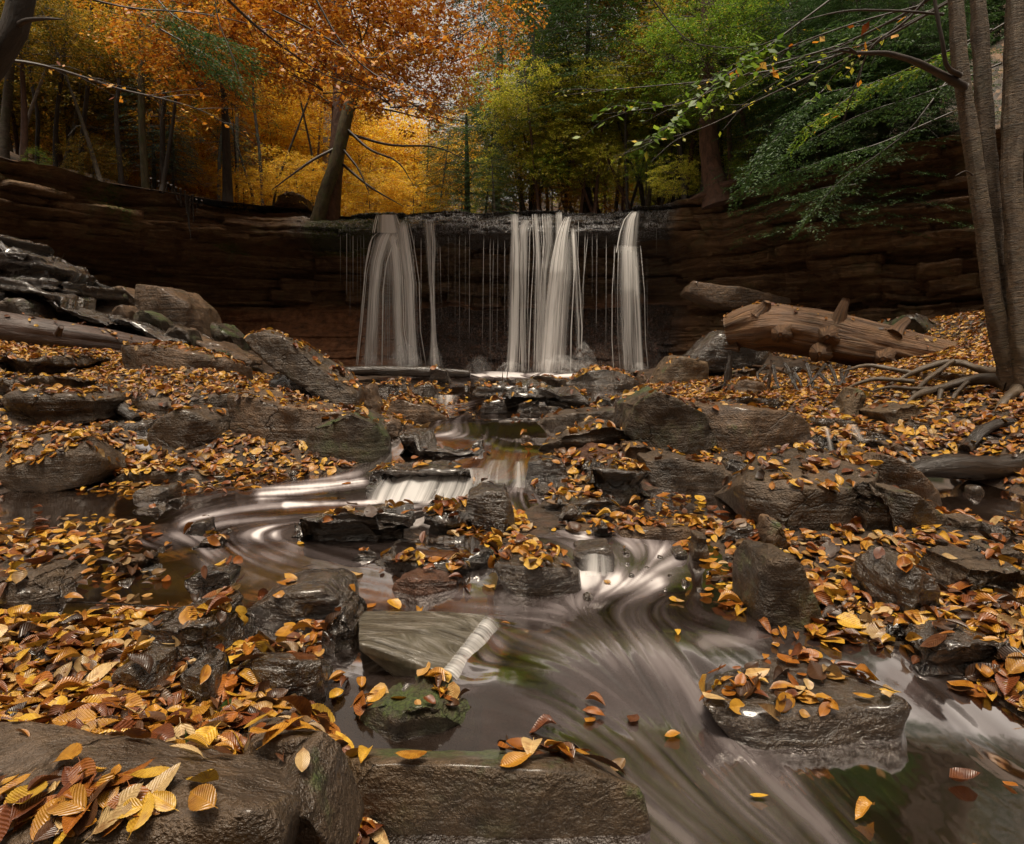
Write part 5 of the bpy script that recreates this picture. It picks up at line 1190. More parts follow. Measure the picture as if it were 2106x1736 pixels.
# --- long overhanging bare branches
BG = 'bare branches reaching in over the stream'
def branch(label, s, ds, r, twigs=6, leaves=None, nleaf=0, cat='branch', seed=0, mat='branch', lsize=.09):
    r = [q_ * .75 for q_ in r]; P = S3(s, ds); base = P[0].copy(); root = empty('overhanging_branch', base); tag(root, label, cat)
    tube('branch', P, r, mat, root, nseg=6, loc=base, bump=.06)
    rg = random.Random(seed); tp_ = []
    L = (P[-1] - P[0]).length
    for k in range(twigs):
        q = rg.uniform(.15, .97) * (len(P) - 1); i = int(q); p0 = P[i].lerp(P[min(i + 1, len(P) - 1)], q - i)
        d = (P[min(i + 1, len(P) - 1)] - P[i]).normalized(); side = Vector((rg.uniform(-.5, .5), rg.uniform(-.6, .6), rg.uniform(-1, .6)))
        d2 = (d + side * .7).normalized(); l = L * rg.uniform(.08, .25)
        q_ = [p0, p0 + d2 * l * .5 + Vector((0, 0, rg.uniform(-.03, .05))), p0 + d2 * l + Vector((0, 0, rg.uniform(-.08, .05)))]
        tube('twig', q_, [r[-1] * 1.1 + .002, .0025, .0012], mat, root, nseg=4, loc=base, bump=0, ends=False); tp_.append(q_)
    if leaves:
        rr_ = np.random.default_rng(seed); B = []
        src = tp_ + [P[len(P) // 2:]]
        for _ in range(nleaf):
            q_ = src[rr_.integers(len(src))]; t = rr_.random() * (len(q_) - 1.001); i = int(t); p = q_[i].lerp(q_[i + 1], t - i); B.append([p.x, p.y, p.z])
        B = np.array(B) + rr_.normal(0, .02, (nleaf, 3)) - np.array(base)
        a = rr_.random(nleaf) * 6.283; dv = np.stack([np.cos(a), np.sin(a), rr_.normal(-.5, .4, nleaf)], -1); dv /= np.linalg.norm(dv, axis=1)[:, None]
        nm = np.stack([rr_.normal(0, .5, nleaf), rr_.normal(-.3, .5, nleaf), np.ones(nleaf)], -1); nm -= dv * (nm * dv).sum(1)[:, None]; nm /= np.linalg.norm(nm, axis=1)[:, None]
        ln = lsize * (.6 + .6 * rr_.random(nleaf)); V, Fa = leaf_quads(B, dv, nm, ln, ln * .6, .08)
        o = link('leaves', np_mesh('leaves', V, Fa, False), MATS[leaves], root)
    return root
branch('long bare branch sagging across the upper left from the left edge', '-40,118 75,130 170,158 245,184 340,204 415,226 490,270 530,300', [6, 6.3, 6.6, 7, 7.4, 7.8, 8.2, 8.5], [.022, .02, .018, .015, .012, .009, .006, .003], 12, 'fol_orange', 60, seed=1, lsize=.07)
branch('bare branch running from the top edge down toward the tree pair', '430,-40 520,50 600,110 665,155 760,185 850,215', [6, 6.5, 7, 7.4, 7.8, 8.2], [.02, .017, .014, .011, .008, .003], 12, 'fol_orange', 140, seed=2, lsize=.075)
branch('thin branch arching from the top left edge over the orange leaves', '120,-20 260,18 400,25 480,40 600,75 720,110', [6.5, 6.8, 7, 7.3, 7.6, 8], [.013, .012, .01, .008, .006, .003], 9, 'fol_orange', 140, seed=3, lsize=.08)
branch('dark drooping twig hanging from the top edge left of the tree pair', '438,-20 450,50 485,130 500,190', [7, 7, 7, 7], [.010, .008, .006, .002], 5, seed=4)
branch('dark limb sweeping down right from the top of the tree pair', '640,-20 700,90 760,150 840,190 960,240', [9, 9, 9, 9, 9], [.02, .016, .013, .009, .004], 8, 'fol_orange', 140, seed=5, lsize=.09)
branch('dark limb crossing the orange leaves above the sky gap', '560,20 640,60 760,130 830,90 960,60', [9, 9.2, 9.4, 9.6, 9.8], [.018, .016, .012, .009, .004], 8, 'fol_orange', 220, seed=6, lsize=.10)
branch('long pale branch reaching left across the centre with gold leaf sprays', '2060,-60 1850,60 1700,125 1560,150 1450,168 1330,178 1200,190 1140,200', [5.2, 5.8, 6.2, 6.5, 6.8, 7, 7.2, 7.4], [.02, .017, .014, .012, .010, .007, .005, .002], 9, 'fol_lime', 60, seed=7, lsize=.07)
branch('pale branch angling down left with a bright green and yellow leaf spray', '1990,-50 1860,30 1740,90 1640,120 1560,140 1480,180 1400,215 1300,228 1210,238', [4.8, 5.1, 5.4, 5.5, 5.6, 5.7, 5.8, 6, 6.2], [.016, .014, .012, .011, .010, .008, .006, .004, .002], 12, 'fol_leafgreen', 90, seed=8, lsize=.085)
branch('lower pale branch trailing left of the dark red-brown trunk', '2030,-40 1800,90 1660,160 1560,205 1470,255 1380,285 1290,290', [5, 5.6, 6, 6.2, 6.4, 6.6, 6.8], [.015, .012, .010, .009, .007, .005, .002], 8, 'fol_lime', 20, seed=9, lsize=.07)
branch('dark branch slanting from the top right corner over the hemlock sprays', '1920,-20 1860,50 1790,90 1750,200 1730,260', [4.5, 4.6, 4.7, 4.8, 4.9], [.014, .012, .010, .007, .003], 8, 'fol_orange', 9, seed=10, lsize=.09)
branch('thin branches fanning left from the top right corner', '1900,10 1780,40 1650,85 1540,140 1480,175', [4.8, 4.9, 5, 5.2, 5.4], [.010, .008, .007, .005, .002], 10, 'fol_orange', 14, seed=11, lsize=.09)
branch('wiry dark branches hanging at the top centre right', '1330,-20 1380,50 1420,90 1500,100 1560,90', [9, 9, 9, 9, 9], [.016, .012, .010, .007, .003], 10, seed=12)
branch('bright green leaf spray with brown tips hanging left of the dark red-brown trunk', '1760,-40 1640,50 1560,110 1500,150 1450,190 1400,240 1385,262', [4.8, 4.8, 4.8, 4.8, 4.8, 4.8, 4.8], [.011, .009, .007, .006, .005, .003, .002], 12, 'fol_leafgreen', 190, seed=13, lsize=.085)
# drooping hemlock boughs over the right cliff
def bough(label, s, ds, n, seed, size=.05, mat='fol_hemlock', L=.5):
    P = S3(s, ds); base = P[0].copy(); root = empty('hemlock_bough', base); tag(root, label, 'hemlock branch')
    tube('branch', P, list(np.linspace(.014, .003, len(P))), 'branch', root, nseg=5, loc=base)
    rg = np.random.default_rng(seed); Vs, Fs, off = [], [], 0
    for k in range(n):
        t = (.12 + .88 * (k + .5) / n) * (len(P) - 1.001); i = int(t); p = np.array(P[i].lerp(P[i + 1], t - i)) - np.array(base)
        d = np.array((P[i + 1] - P[i]).normalized()); sd = 1 if k % 2 else -1
        side = np.cross(d, [0, 0, 1.]); side /= np.linalg.norm(side)
        ax = d * .6 + side * sd * rg.uniform(.5, 1) + np.array([0, 0, rg.uniform(-.45, -.05)]); ax /= np.linalg.norm(ax)
        per = 60; l = L * rg.uniform(.5, 1.1); tt_ = np.linspace(.05, 1, per)[:, None]; perp = np.cross(ax, [0, 0, 1.]); perp /= np.linalg.norm(perp)
        sgn = np.where(np.arange(per) % 2, 1, -1)[:, None]; off_ = rg.random((per, 1)) * ((1 - tt_) * .45 + .06) * l * sgn
        B = p + ax * l * tt_ + perp * off_ + ax * abs(off_) * .6 + np.array([0, 0, -.22]) * l * tt_ ** 2 + np.array([0, 0, -.12]) * abs(off_)
        dv = ax + perp * sgn * .9 + rg.normal(0, .25, (per, 3)); dv /= np.linalg.norm(dv, axis=1)[:, None]
        nm = np.array([0, 0, 1.]) + rg.normal(0, .35, (per, 3)); nm -= dv * (nm * dv).sum(1)[:, None]; nm /= np.linalg.norm(nm, axis=1)[:, None]
        ln = size * (.7 + .6 * rg.random(per)); V, Fa = leaf_quads(B, dv, nm, ln, ln * .34, .03)
        Vs.append(V); Fs.append(Fa + off); off += len(V)
    link('needles', np_mesh('needles', np.vstack(Vs), np.vstack(Fs), False), MATS[mat], root)
bough('hemlock bough drooping lowest over the right cliff face, tip at the layered rock', '1960,150 1870,270 1790,330 1740,360 1700,400 1670,440', [8.6, 8.4, 8.2, 8.1, 8.0, 7.9], 26, 1, .05, 'fol_hemlock', .42)
bough('long feathery hemlock bough sweeping left above the right cliff', '2060,130 1960,170 1880,200 1780,230 1680,280 1600,330', [8.2, 8.3, 8.4, 8.6, 8.8, 9], 36, 2, .05, 'fol_hemlock', .45)
bough('hemlock bough with bright tips in front of the right hillside', '2040,60 1940,110 1850,150 1780,175 1720,220 1660,260', [7.4, 7.4, 7.4, 7.4, 7.4, 7.4], 28, 3, .045, 'fol_leafgreen', .3)
bough('shaded hemlock bough below the arching pale birch limb', '2080,40 1960,110 1880,150 1800,170 1700,190', [7.8, 8, 8.2, 8.4, 8.6], 36, 4, .05, 'fol_hemlock', .42)
bough('hemlock bough hanging beside the flared-root trunk', '1700,180 1640,230 1590,290 1540,360', [10, 10, 10, 10], 40, 5, .06, 'fol_hemlock', .6)
bough('dark hemlock bough at the top right under the corner', '2000,-20 1900,30 1800,50 1700,60', [7.5, 7.6, 7.7, 7.8], 44, 6, .055, 'fol_hemlock', .6)
bough('low hemlock bough lying along the top of the right cliff', '1960,230 1800,300 1720,320 1640,350 1570,370', [9.4, 9.6, 9.8, 10, 10.3], 34, 7, .055, 'fol_hemlock', .5)
bough('small hemlock tuft left of the lowest drooping bough', '1760,380 1700,385 1660,395', [9, 9, 9], 16, 8, .05, 'fol_hemlock', .35)
bough('dark green hemlock bough hanging in the upper left before the orange leaves', '300,-30 350,30 420,70 500,95', [9.5, 9.4, 9.3, 9.2], 44, 9, .055, 'fol_hemlock', .7)
bough('second dark hemlock bough in the upper left, lower and shorter', '330,60 420,110 480,150', [10, 10, 10], 26, 10, .055, 'fol_hemlock', .6)
# understory plants on top of the ledges
def shrub(label, px, py, Y, sc, kd, name='shrub'):
    p = TP(px, py, Y); z = upz(p.x, p.y); base = Vector((p.x, p.y, z - .03)); root = empty(name, base); tag(root, label, 'shrub')
    o = link('leaves', PROTO[(kd, 0)], None, root); o.scale = (sc, sc, sc * 1.1); o.location = (0, 0, p.z - z); o.rotation_euler = (0, 0, px)
    l = link('stems', LIMB['broad'], None, root); l.scale = (sc, sc, sc); l.location = (0, 0, p.z - z)
    tube('stem', [base, base + Vector((0, 0, max(.1, p.z - z)))], [.02, .01], 'bark_dark', root, nseg=5, loc=base)
shrub('bright yellow-green shrub left of the flared-root trunk', 1385, 360, 14.3, .20, 'lime')
shrub('green leafy shrub above the right end of the lip', 1330, 330, 15.5, .22, 'leafgreen')
shrub('small green shrub right of the flared-root trunk', 1560, 330, 12.9, .22, 'leafgreen')
shrub('gold-leaved shrub drooping over the lip behind the tan boulder', 610, 370, 17.2, .26, 'gold')
shrub('pale gold shrub left of the tan boulder on the ledge', 500, 385, 16.4, .20, 'gold')
shrub('low gold shrub at the lip right of the tree pair', 760, 405, 17.5, .28, 'gold')
shrub('yellow shrub low behind the lip near the first fall', 850, 400, 18, .3, 'gold')
shrub('thin amber shrub over the central lip', 1150, 405, 17, .2, 'amber')
shrub('green tuft on the left ledge near the edge', 75, 322, 12.8, .10, 'leafgreen')
shrub('olive brush on the left ledge', 190, 330, 14, .2, 'olive')
# ------------------------------------------------------------------ falling water
m, nt = new_mat('falls'); b = N(nt)
uv = b.n('ShaderNodeUVMap').outputs[0]
de = b.attr('veil')
st = b.noise(b.scale(uv, (30, .35, 1)), 1.0, 3, .6)
st2 = b.noise(b.scale(uv, (9, .25, 1)), 1.0, 3, .6)
v = b.math('ADD', b.math('MULTIPLY', st, .45), b.math('MULTIPLY', st2, .55))
al = b.math('MULTIPLY', b.ramp(v, [(.36, .16), (.60, 2.0)]), de, True)
df = b.n('ShaderNodeBsdfDiffuse', ins={'Color': b.ramp(v, [(.3, (.72, .69, .67)), (.65, (.93, .91, .89))])}).outputs[0]
tl = b.n('ShaderNodeBsdfTranslucent', ins={'Color': (.88, .86, .84, 1)}).outputs[0]
mx = b.n('ShaderNodeMixShader', ins={0: .5, 1: df, 2: tl}).outputs[0]
b.out(b.n('ShaderNodeMixShader', ins={0: al, 1: b.n('ShaderNodeBsdfTransparent').outputs[0], 2: mx}).outputs[0])
MATS['falls'] = m

def curtain(name, label, rows, Y0, Y1, dens=(.8, .8), cat='waterfall', group=None, parent=None, edge=.25, bow=.3, seed=0, launch=.35, nu=26, nv=70, cover=False, base=None):
    """rows: (left px, right px, py) from lip to foot; the sheet leaves the lip at depth Y0 and lands at Y1"""
    rows = np.array(rows, float); k = np.linspace(0, 1, len(rows)); t = np.linspace(0, 1, nv)
    # spacing of rows by height
    hh = (rows[:, 2] - rows[0, 2]) / (rows[-1, 2] - rows[0, 2])
    l = np.interp(t, hh, rows[:, 0]); r = np.interp(t, hh, rows[:, 1]); y = rows[0, 2] + t * (rows[-1, 2] - rows[0, 2])
    for _ in range(3):
        l[1:-1] = (l[:-2] + l[1:-1] * 2 + l[2:]) / 4; r[1:-1] = (r[:-2] + r[1:-1] * 2 + r[2:]) / 4
    V = []; UV = []; De = []
    for i in range(nv):
        Y = Y0 + (Y1 - Y0) * min(1, (t[i] / max(launch, 1e-3)) ** .5 if t[i] < launch else 1)
        for j in range(nu):
            u = j / (nu - 1); x = l[i] + (r[i] - l[i]) * u
            wpx = (r[i] - l[i]) / F * Y
            Yj = Y - math.sin(math.pi * u) * min(wpx, .8) * bow + .02 * math.sin(u * 31 + seed) * min(wpx, .5)
            V.append(at(x, y[i], Yj)); UV.append((u * (r.mean() - l.mean()) / F * Y0 + seed * 1.37, (y[i]) / F * Y0))
            e = min(u, 1 - u) / edge; e = min(1, e) ** 1.3
            De.append(e * (dens[0] + (dens[1] - dens[0]) * t[i]) * min(1, t[i] * 14 + .25) * min(1, (1 - t[i]) * 9 + .35))
    b0 = Vector(V[nu // 2]) if base is None else base
    V = [Vector(v) - b0 for v in V]
    me = np_mesh(name, V, grid_faces(nv, nu)[:, ::-1], True, UV)
    attr(me, 'veil', De)
    o = link(name, me, MATS['falls'], parent, None if parent is not None else b0)
    if parent is None: tag(o, label, cat, group)
    return o
def fall_thing(label, strands, name='waterfall_stream', group=None):
    l0, r0, y0 = strands[0][0][0]; b0 = at((l0 + r0) / 2, y0, strands[0][1])
    root = empty(name, b0); tag(root, label, 'waterfall', group)
    rs = random.Random(len(label)); extra = []
    for rows, Y0, Y1, dens, kw in strands:
        w_ = sum(r_[1] - r_[0] for r_ in rows) / len(rows)
        for k in range(int(min(5, 1 + w_ / 9))):
            u0 = rs.uniform(-.12, 1.12); u1 = u0 + (u0 - .5) * rs.uniform(0, .35); a = rs.uniform(.5, 1.3); n_ = len(rows) - 1
            rr_ = [(l + (r - l) * (u0 + (u1 - u0) * q / n_) - a, l + (r - l) * (u0 + (u1 - u0) * q / n_) + a * (1 + q / n_), y) for q, (l, r, y) in enumerate(rows)]
            extra.append((rr_, Y0 - .04, Y1 - .06, (rs.uniform(.5, 1), rs.uniform(.3, .7)), {'launch': kw.get('launch', .35)}))
    strands = [(rows, Y0, Y1, dens, dict(kw, edge=max(.38, kw.get('edge', 0)))) for rows, Y0, Y1, dens, kw in strands] + extra
    for i, (rows, Y0, Y1, dens, kw) in enumerate(strands):
        curtain('strand', None, rows, Y0, Y1, dens, parent=root, base=b0, seed=i * 3 + len(label) % 7, **kw)
    return root
YL = 15.35
fall_thing('widest left stream of the falls, arching out in three strands beside the mossy lip', [
    ([(775, 820, 441), (772, 825, 458), (770, 832, 480)], 15.35, 15.0, (.9, .95), {'launch': 1}),
    ([(786, 812, 474), (772, 812, 482), (764, 806, 500), (757, 792, 540), (752, 784, 600), (744, 782, 700), (740, 780, 756)], 15.1, 14.35, (1.05, .55), {}),
    ([(790, 818, 476), (796, 826, 510), (802, 830, 580), (806, 832, 680), (804, 846, 760)], 15.1, 14.4, (.95, .75), {}),
    ([(812, 838, 456), (816, 846, 500), (826, 856, 580), (832, 858, 680), (828, 866, 758)], 15.1, 14.4, (1.0, .7), {}),
    ([(768, 842, 484), (754, 856, 560), (748, 860, 680), (742, 868, 757)], 15.15, 14.55, (.22, .16), {'edge': .15})])
fall_thing('narrow stream of the falls just right of the widest left one, tapering then widening', [
    ([(870, 895, 450), (872, 900, 500), (878, 896, 560), (884, 896, 640), (884, 898, 690), (880, 906, 754)], 15.2, 14.5, (.45, .85), {})])
fall_thing('bright straight stream of the falls left of the forked main one', [
    ([(1046, 1068, 440), (1050, 1066, 470), (1048, 1070, 510), (1044, 1072, 600), (1042, 1070, 700), (1038, 1066, 766)], 15.2, 14.5, (1.0, .95), {}),
    ([(1068, 1100, 452), (1062, 1090, 470), (1066, 1088, 520), (1068, 1084, 640), (1068, 1086, 764)], 15.2, 14.6, (.6, .35), {})])
fall_thing('veiled middle stream of the falls between the straight and the main one', [
    ([(1096, 1108, 440), (1100, 1114, 520), (1096, 1118, 620), (1092, 1116, 764)], 15.25, 14.65, (.55, .35), {}),
    ([(1112, 1140, 440), (1116, 1142, 500), (1112, 1130, 560), (1102, 1124, 700), (1100, 1124, 764)], 15.25, 14.7, (.6, .3), {}),
    ([(1142, 1158, 436), (1140, 1156, 500), (1136, 1150, 570)], 15.25, 14.8, (.7, .3), {})])
fall_thing('main right-hand stream of the falls, curling off a shelf and broadening down', [
    ([(1160, 1176, 446), (1150, 1172, 462), (1140, 1168, 490), (1128, 1166, 540), (1118, 1160, 620), (1110, 1156, 700), (1106, 1150, 768)], 15.2, 14.4, (1.05, .95), {}),
    ([(1150, 1178, 480), (1140, 1180, 560), (1130, 1172, 680), (1118, 1168, 766)], 15.15, 14.55, (.5, .5), {}),
    ([(1172, 1184, 470), (1176, 1190, 560), (1182, 1196, 680), (1184, 1194, 720)], 15.2, 14.6, (.5, .25), {})])
fall_thing('rightmost stream of the falls, a broad smooth hood over dark rock', [
    ([(1298, 1316, 435), (1284, 1316, 452), (1276, 1316, 480), (1270, 1314, 520)], 15.1, 14.6, (.95, .55), {'launch': 1}),
    ([(1270, 1316, 505), (1268, 1322, 600), (1270, 1322, 700), (1276, 1326, 766)], 14.7, 14.35, (.55, .35), {'edge': .3}),
    ([(1298, 1314, 520), (1302, 1318, 600), (1308, 1322, 700), (1310, 1326, 768)], 14.6, 14.25, (.8, .9), {}),
    ([(1280, 1294, 520), (1282, 1292, 640), (1280, 1292, 762)], 14.65, 14.35, (.6, .5), {})])
# hair-thin trickles
TG = 'hair-thin trickles between the main streams'
tric = [(852, 848, 500, 690), (866, 866, 505, 640), (905, 908, 520, 640), (900, 902, 510, 620), (922, 922, 500, 600), (936, 936, 495, 650), (945, 945, 500, 690), (957, 957, 500, 640), (966, 965, 490, 690),
        (995, 992, 500, 670), (1008, 1008, 505, 690), (1015, 1011, 510, 690), (1024, 1022, 500, 680), (1038, 1038, 510, 700), (1210, 1184, 490, 700), (1218, 1218, 490, 600), (1228, 1226, 490, 620), (1247, 1246, 500, 690),
        (1262, 1268, 520, 640), (1330, 1332, 540, 690), (1204, 1196, 480, 700), (720, 720, 500, 620), (726, 726, 500, 590), (713, 713, 495, 600), (735, 735, 500, 640), (742, 742, 500, 600), (748, 750, 498, 640), (700, 700, 500, 570), (1350, 1350, 470, 520), (1190, 1188, 470, 560)]
for i, (x0, x1, y0, y1) in enumerate(tric):
    y0 -= 16; y1 += random.uniform(0, 60)
    w0 = random.choice([.6, .9, 1.3]) * (1.8 if i in (0, 8, 14) else 1)
    curtain('trickle', 'hair-thin trickle of water dripping from the dark lip of the falls', [(x0 - w0 * .4, x0 + w0 * .4, y0), ((x0 + x1) / 2 - w0 * .5, (x0 + x1) / 2 + w0 * .5, (y0 + y1) / 2), (x1 - w0 * .6, x1 + w0 * .6, y1)],
            15.4, 15.1, (.8, .12), 'trickle', TG, bow=.5, nu=5, nv=20, seed=i)
# splash at the feet of the streams
m, nt = new_mat('spray'); b = N(nt)
P = b.n('ShaderNodeNewGeometry').outputs['Position']; de = b.attr('veil')
al = b.math('MULTIPLY', b.ramp(b.noise(P, 5, 5, .7, 1.5), [(.36, 0.0), (.85, .8)]), de, True)
df = b.n('ShaderNodeBsdfDiffuse', ins={'Color': (.78, .76, .74, 1)}).outputs[0]
b.out(b.n('ShaderNodeMixShader', ins={0: al, 1: b.n('ShaderNodeBsdfTransparent').outputs[0], 2: df}).outputs[0])
MATS['spray'] = m
def splash(label, px, py, wpx, hpx, Y, dens):
    nu, nv = 40, 16; V = []; D = []
    for i in range(nu):
        for j in range(nv):
            u = i / (nu - 1) * 2 - 1; v = j / (nv - 1)
            a = v * math.pi / 2
            rr = 1 - .25 * abs(noise.noise(Vector((u * 3, v * 3, px))))
            x = px + wpx * u * rr * (.5 + .5 * math.cos(a)); yy = py - hpx * math.sin(a) * rr * (1 - u * u * .7)
            V.append(at(x, yy, Y - .35 * math.cos(a) * (1 - u * u))); D.append(.8 * dens * (1 - u * u) ** 1.5 * math.cos(a) ** .8)
    b0 = V[nu // 2 * nv].copy(); V = [v - b0 for v in V]
    me = np_mesh('splash', V, grid_faces(nu, nv), True); attr(me, 'veil', D)
    tag(link('splash', me, MATS['spray'], loc=b0), label, 'splash')
splash('white splash at the foot of the left strand of the widest left stream', 762, 764, 34, 48, 14.3, .8)
splash('brightest white splash under the middle of the widest left stream', 832, 766, 52, 70, 14.2, 1.3)
splash('small splash at the foot of the narrow second stream', 895, 766, 24, 62, 14.25, 1.0)
splash('low splash under the bright straight stream', 1050, 772, 46, 34, 14.2, .9)
splash('wide low splash under the main right-hand stream', 1150, 772, 80, 48, 14.2, .9)
splash('faint splash on dark rock between the narrow and the straight streams', 985, 768, 40, 40, 14.4, .6)
splash('small splash under the rightmost stream', 1315, 772, 30, 30, 14.2, .8)
splash('thin splash on the rocks right of the main stream', 1200, 760, 40, 60, 14.4, .6)
# little cascades in the stream
curtain('cascade', 'silky sheet sliding over the broad dark rock of the little mid-stream cascade', [(800, 1000, 962), (775, 1005, 985), (760, 1000, 1008), (750, 985, 1034)], ground_hit(865, 1030) + .30, ground_hit(865, 1030) - .06, (.40, .75), 'cascade', edge=.12, bow=.05, launch=1, seed=2, nu=60, nv=30)
curtain('cascade', 'small fan-shaped fall at the right end of the little mid-stream cascade', [(1058, 1080, 948), (1052, 1088, 975), (1044, 1096, 1018)], 3.95, 3.6, (.35, .45), 'cascade', edge=.45, launch=1, seed=3, nv=30)
curtain('cascade', 'smooth glassy hump of water left of the fan-shaped fall', [(1000, 1050, 945), (985, 1052, 965), (975, 1056, 990), (985, 1050, 1010)], 4.0, 3.7, (.12, .3), 'cascade', launch=1, seed=4, nv=30)
curtain('cascade', 'narrow white chute slipping left of the flat wet slab', [(806, 832, 912), (798, 826, 932), (788, 818, 960)], 4.6, 4.3, (.85, .8), 'cascade', launch=1, seed=5, nv=24)
curtain('cascade', 'tiny comb-like fall in the upper pool', [(892, 945, 812), (893, 944, 822), (896, 938, 836)], 6.9, 6.75, (.5, .4), 'cascade', launch=1, seed=6, nv=16, edge=.3)
curtain('cascade', 'thin veil falling over the dark stone of the right side stream', [(1692, 1708, 880), (1698, 1712, 900), (1702, 1718, 928)], 4.0, 3.85, (.28, .2), 'cascade', edge=.5, launch=1, seed=7, nv=20)
curtain('cascade', 'second thin veil of the right side stream, further right', [(1740, 1764, 872), (1752, 1774, 890), (1762, 1784, 908)], 4.2, 4.0, (.28, .2), 'cascade', edge=.5, launch=1, seed=8, nv=20)
curtain('cascade', 'milky film running over the smooth washed block', [(1196, 1258, 1128), (1190, 1264, 1150), (1186, 1268, 1186)], 2.6, 2.36, (.25, .5), 'cascade', launch=1, seed=9, nv=20, edge=.4)
# sheet spilling off the square flat slab: lip runs diagonally away from the camera
A_ = at(1002, 1267, 2.03); B2 = at(911, 1384, 1.70)
V = []; UV = []; D = []
for i in range(40):
    q = i / 39; p = Vector(A_).lerp(Vector(B2), q)
    for j in range(16):
        s_ = j / 15; V.append(p + Vector((.065 * s_ ** .8 - .004, -.012 * s_, -.060 * s_ ** 2 + .005))); UV.append((q * 1.0, s_ * .15)); D.append(min(1, .3 + s_ * 3) * (1 - s_) ** .7 * min(1, q * 8 + .1))
b0 = V[0].copy(); me = np_mesh('cascade', [v - b0 for v in V], grid_faces(40, 16)[:, ::-1], True, UV); attr(me, 'veil', [d * .62 for d in D])
tag(link('cascade', me, MATS['falls'], loc=b0), 'combed silver spill along the right edge of the square flat slab', 'cascade')
# hanging dead roots below the left cliff edge
random.seed(5)
RG = 'fine roots hanging from the left cliff edge'
for (px, y0, y1, Yr) in [(352, 380, 398, 12.4), (362, 385, 412, 12.5), (372, 388, 425, 12.6), (380, 392, 440, 12.6), (386, 400, 470, 12.7), (392, 405, 492, 12.7), (396, 400, 460, 12.8), (345, 376, 392, 12.4), (326, 372, 385, 12.3), (404, 410, 436, 12.9), (310, 366, 386, 12.2), (415, 412, 425, 13)]:
    q = [TP(px, y0, Yr - .1), TP(px + random.uniform(-4, 4), (y0 + y1) / 2, Yr), TP(px + random.uniform(-5, 5), y1, Yr)]
    o = tube('hanging_root', [p - q[0] for p in q], [.022, .016, .005], 'wetwood', None, nseg=5, bump=.3); o.location = q[0]
    tag(o, 'fine brown roots dangling over the left cliff edge', 'root', RG)
# ------------------------------------------------------------------ fallen leaves
def leaf_template(nx, ny, seed, curl, fold, serr=0.0, wid=.56):
    rg = np.random.default_rng(seed)
    t = np.linspace(0, 1, nx); s = np.linspace(-1, 1, ny)
    Tm, Sm = np.meshgrid(t, s, indexing='ij')
    w = wid * .5 * np.sin(np.pi * np.clip(Tm, 0, 1) ** .85) ** .72 * (1 - .12 * Tm)
    w = np.where((Tm <= 0) | (Tm >= 1), .004, w)
    if serr: w = w * (1 + serr * ((np.arange(nx) % 2) * 2 - 1)[:, None])
    x = Tm - .5 + .03 * np.sin(Sm * 3 + seed); y = w * Sm
    z = fold * np.abs(y) + curl[0] * (Tm - .5) ** 2 + curl[1] * Sm * w * (Tm - .3) + curl[2] * np.sin(Tm * 5 + seed) * .06 + .003 * np.sin(Tm * 34) * np.abs(Sm) * (nx > 8)
    V = np.stack([x, y, z], -1).reshape(-1, 3); V[:, 2] -= V[:, 2].min()
    uv = np.stack([Tm, Sm * .5 * np.maximum(w / (wid * .5), .05) + .5], -1).reshape(-1, 2)
    return V, grid_faces(nx, ny), uv
rg = np.random.default_rng(77)
def rand_curl(): return (rg.normal(.12, .35), rg.normal(0, .6), rg.normal(0, .9))
LOW = [leaf_template(6, 3, i, rand_curl(), rg.uniform(-.1, .5) if i % 3 else rg.uniform(.8, 1.6), wid=rg.uniform(.36, .74)) for i in range(16)]
HI = [leaf_template(22, 7, 40 + i, rand_curl(), rg.uniform(-.1, .5), serr=.035, wid=rg.uniform(.42, .68)) for i in range(16)]

AllV = np.vstack([GV] + ROCKV); nG = len(GV)
polys = [tuple(int(k) for k in f) for f in GF] + [tuple(i + nG for i in f) for f in ROCKF]
nGF = len(GF)
BV = BVHTree.FromPolygons([tuple(v) for v in AllV], polys)
ncand = 112000
th = rg.uniform(-.98, .98, ncand); r = np.sqrt(rg.uniform(.55 ** 2, 9.5 ** 2, ncand))
# extra samples close to the camera where leaves read singly
th2 = rg.uniform(-.95, .95, 10500); r2 = np.sqrt(rg.uniform(.5 ** 2, 2.6 ** 2, 10500)); th = np.concatenate([th, th2]); r = np.concatenate([r, r2])
th3 = rg.uniform(.30, .80, 6000); r3 = np.sqrt(rg.uniform(9.5 ** 2, 12 ** 2, 6000)); th = np.concatenate([th, th3]); r = np.concatenate([r, r3])
lx = r * np.sin(th); ly = r * np.cos(th); lw = Wz(lx, ly)
calm = [(100, 1120, 150, 35, .95), (250, 1100, 90, 28, .6), (150, 1180, 220, 45, .75), (120, 1250, 200, 28, .35), (350, 1270, 130, 22, .2), (330, 960, 320, 60, .9), (150, 1075, 200, 16, .3), (1560, 1200, 120, 70, .85), (1450, 1130, 60, 40, .55), (1750, 1310, 200, 40, .55),
        (2000, 1380, 120, 60, .8), (1950, 1100, 140, 50, .7), (1640, 1260, 60, 30, .5), (700, 1420, 50, 30, .7), (1480, 900, 200, 60, .3), (1230, 1320, 40, 60, .0), (830, 1230, 260, 60, .02), (1220, 1480, 40, 35, .25), (1300, 1060, 260, 50, .35), (640, 1300, 60, 60, .4), (870, 830, 100, 30, .2), (1960, 900, 160, 40, .6)]
placed = []
ux = rg.random(len(lx))
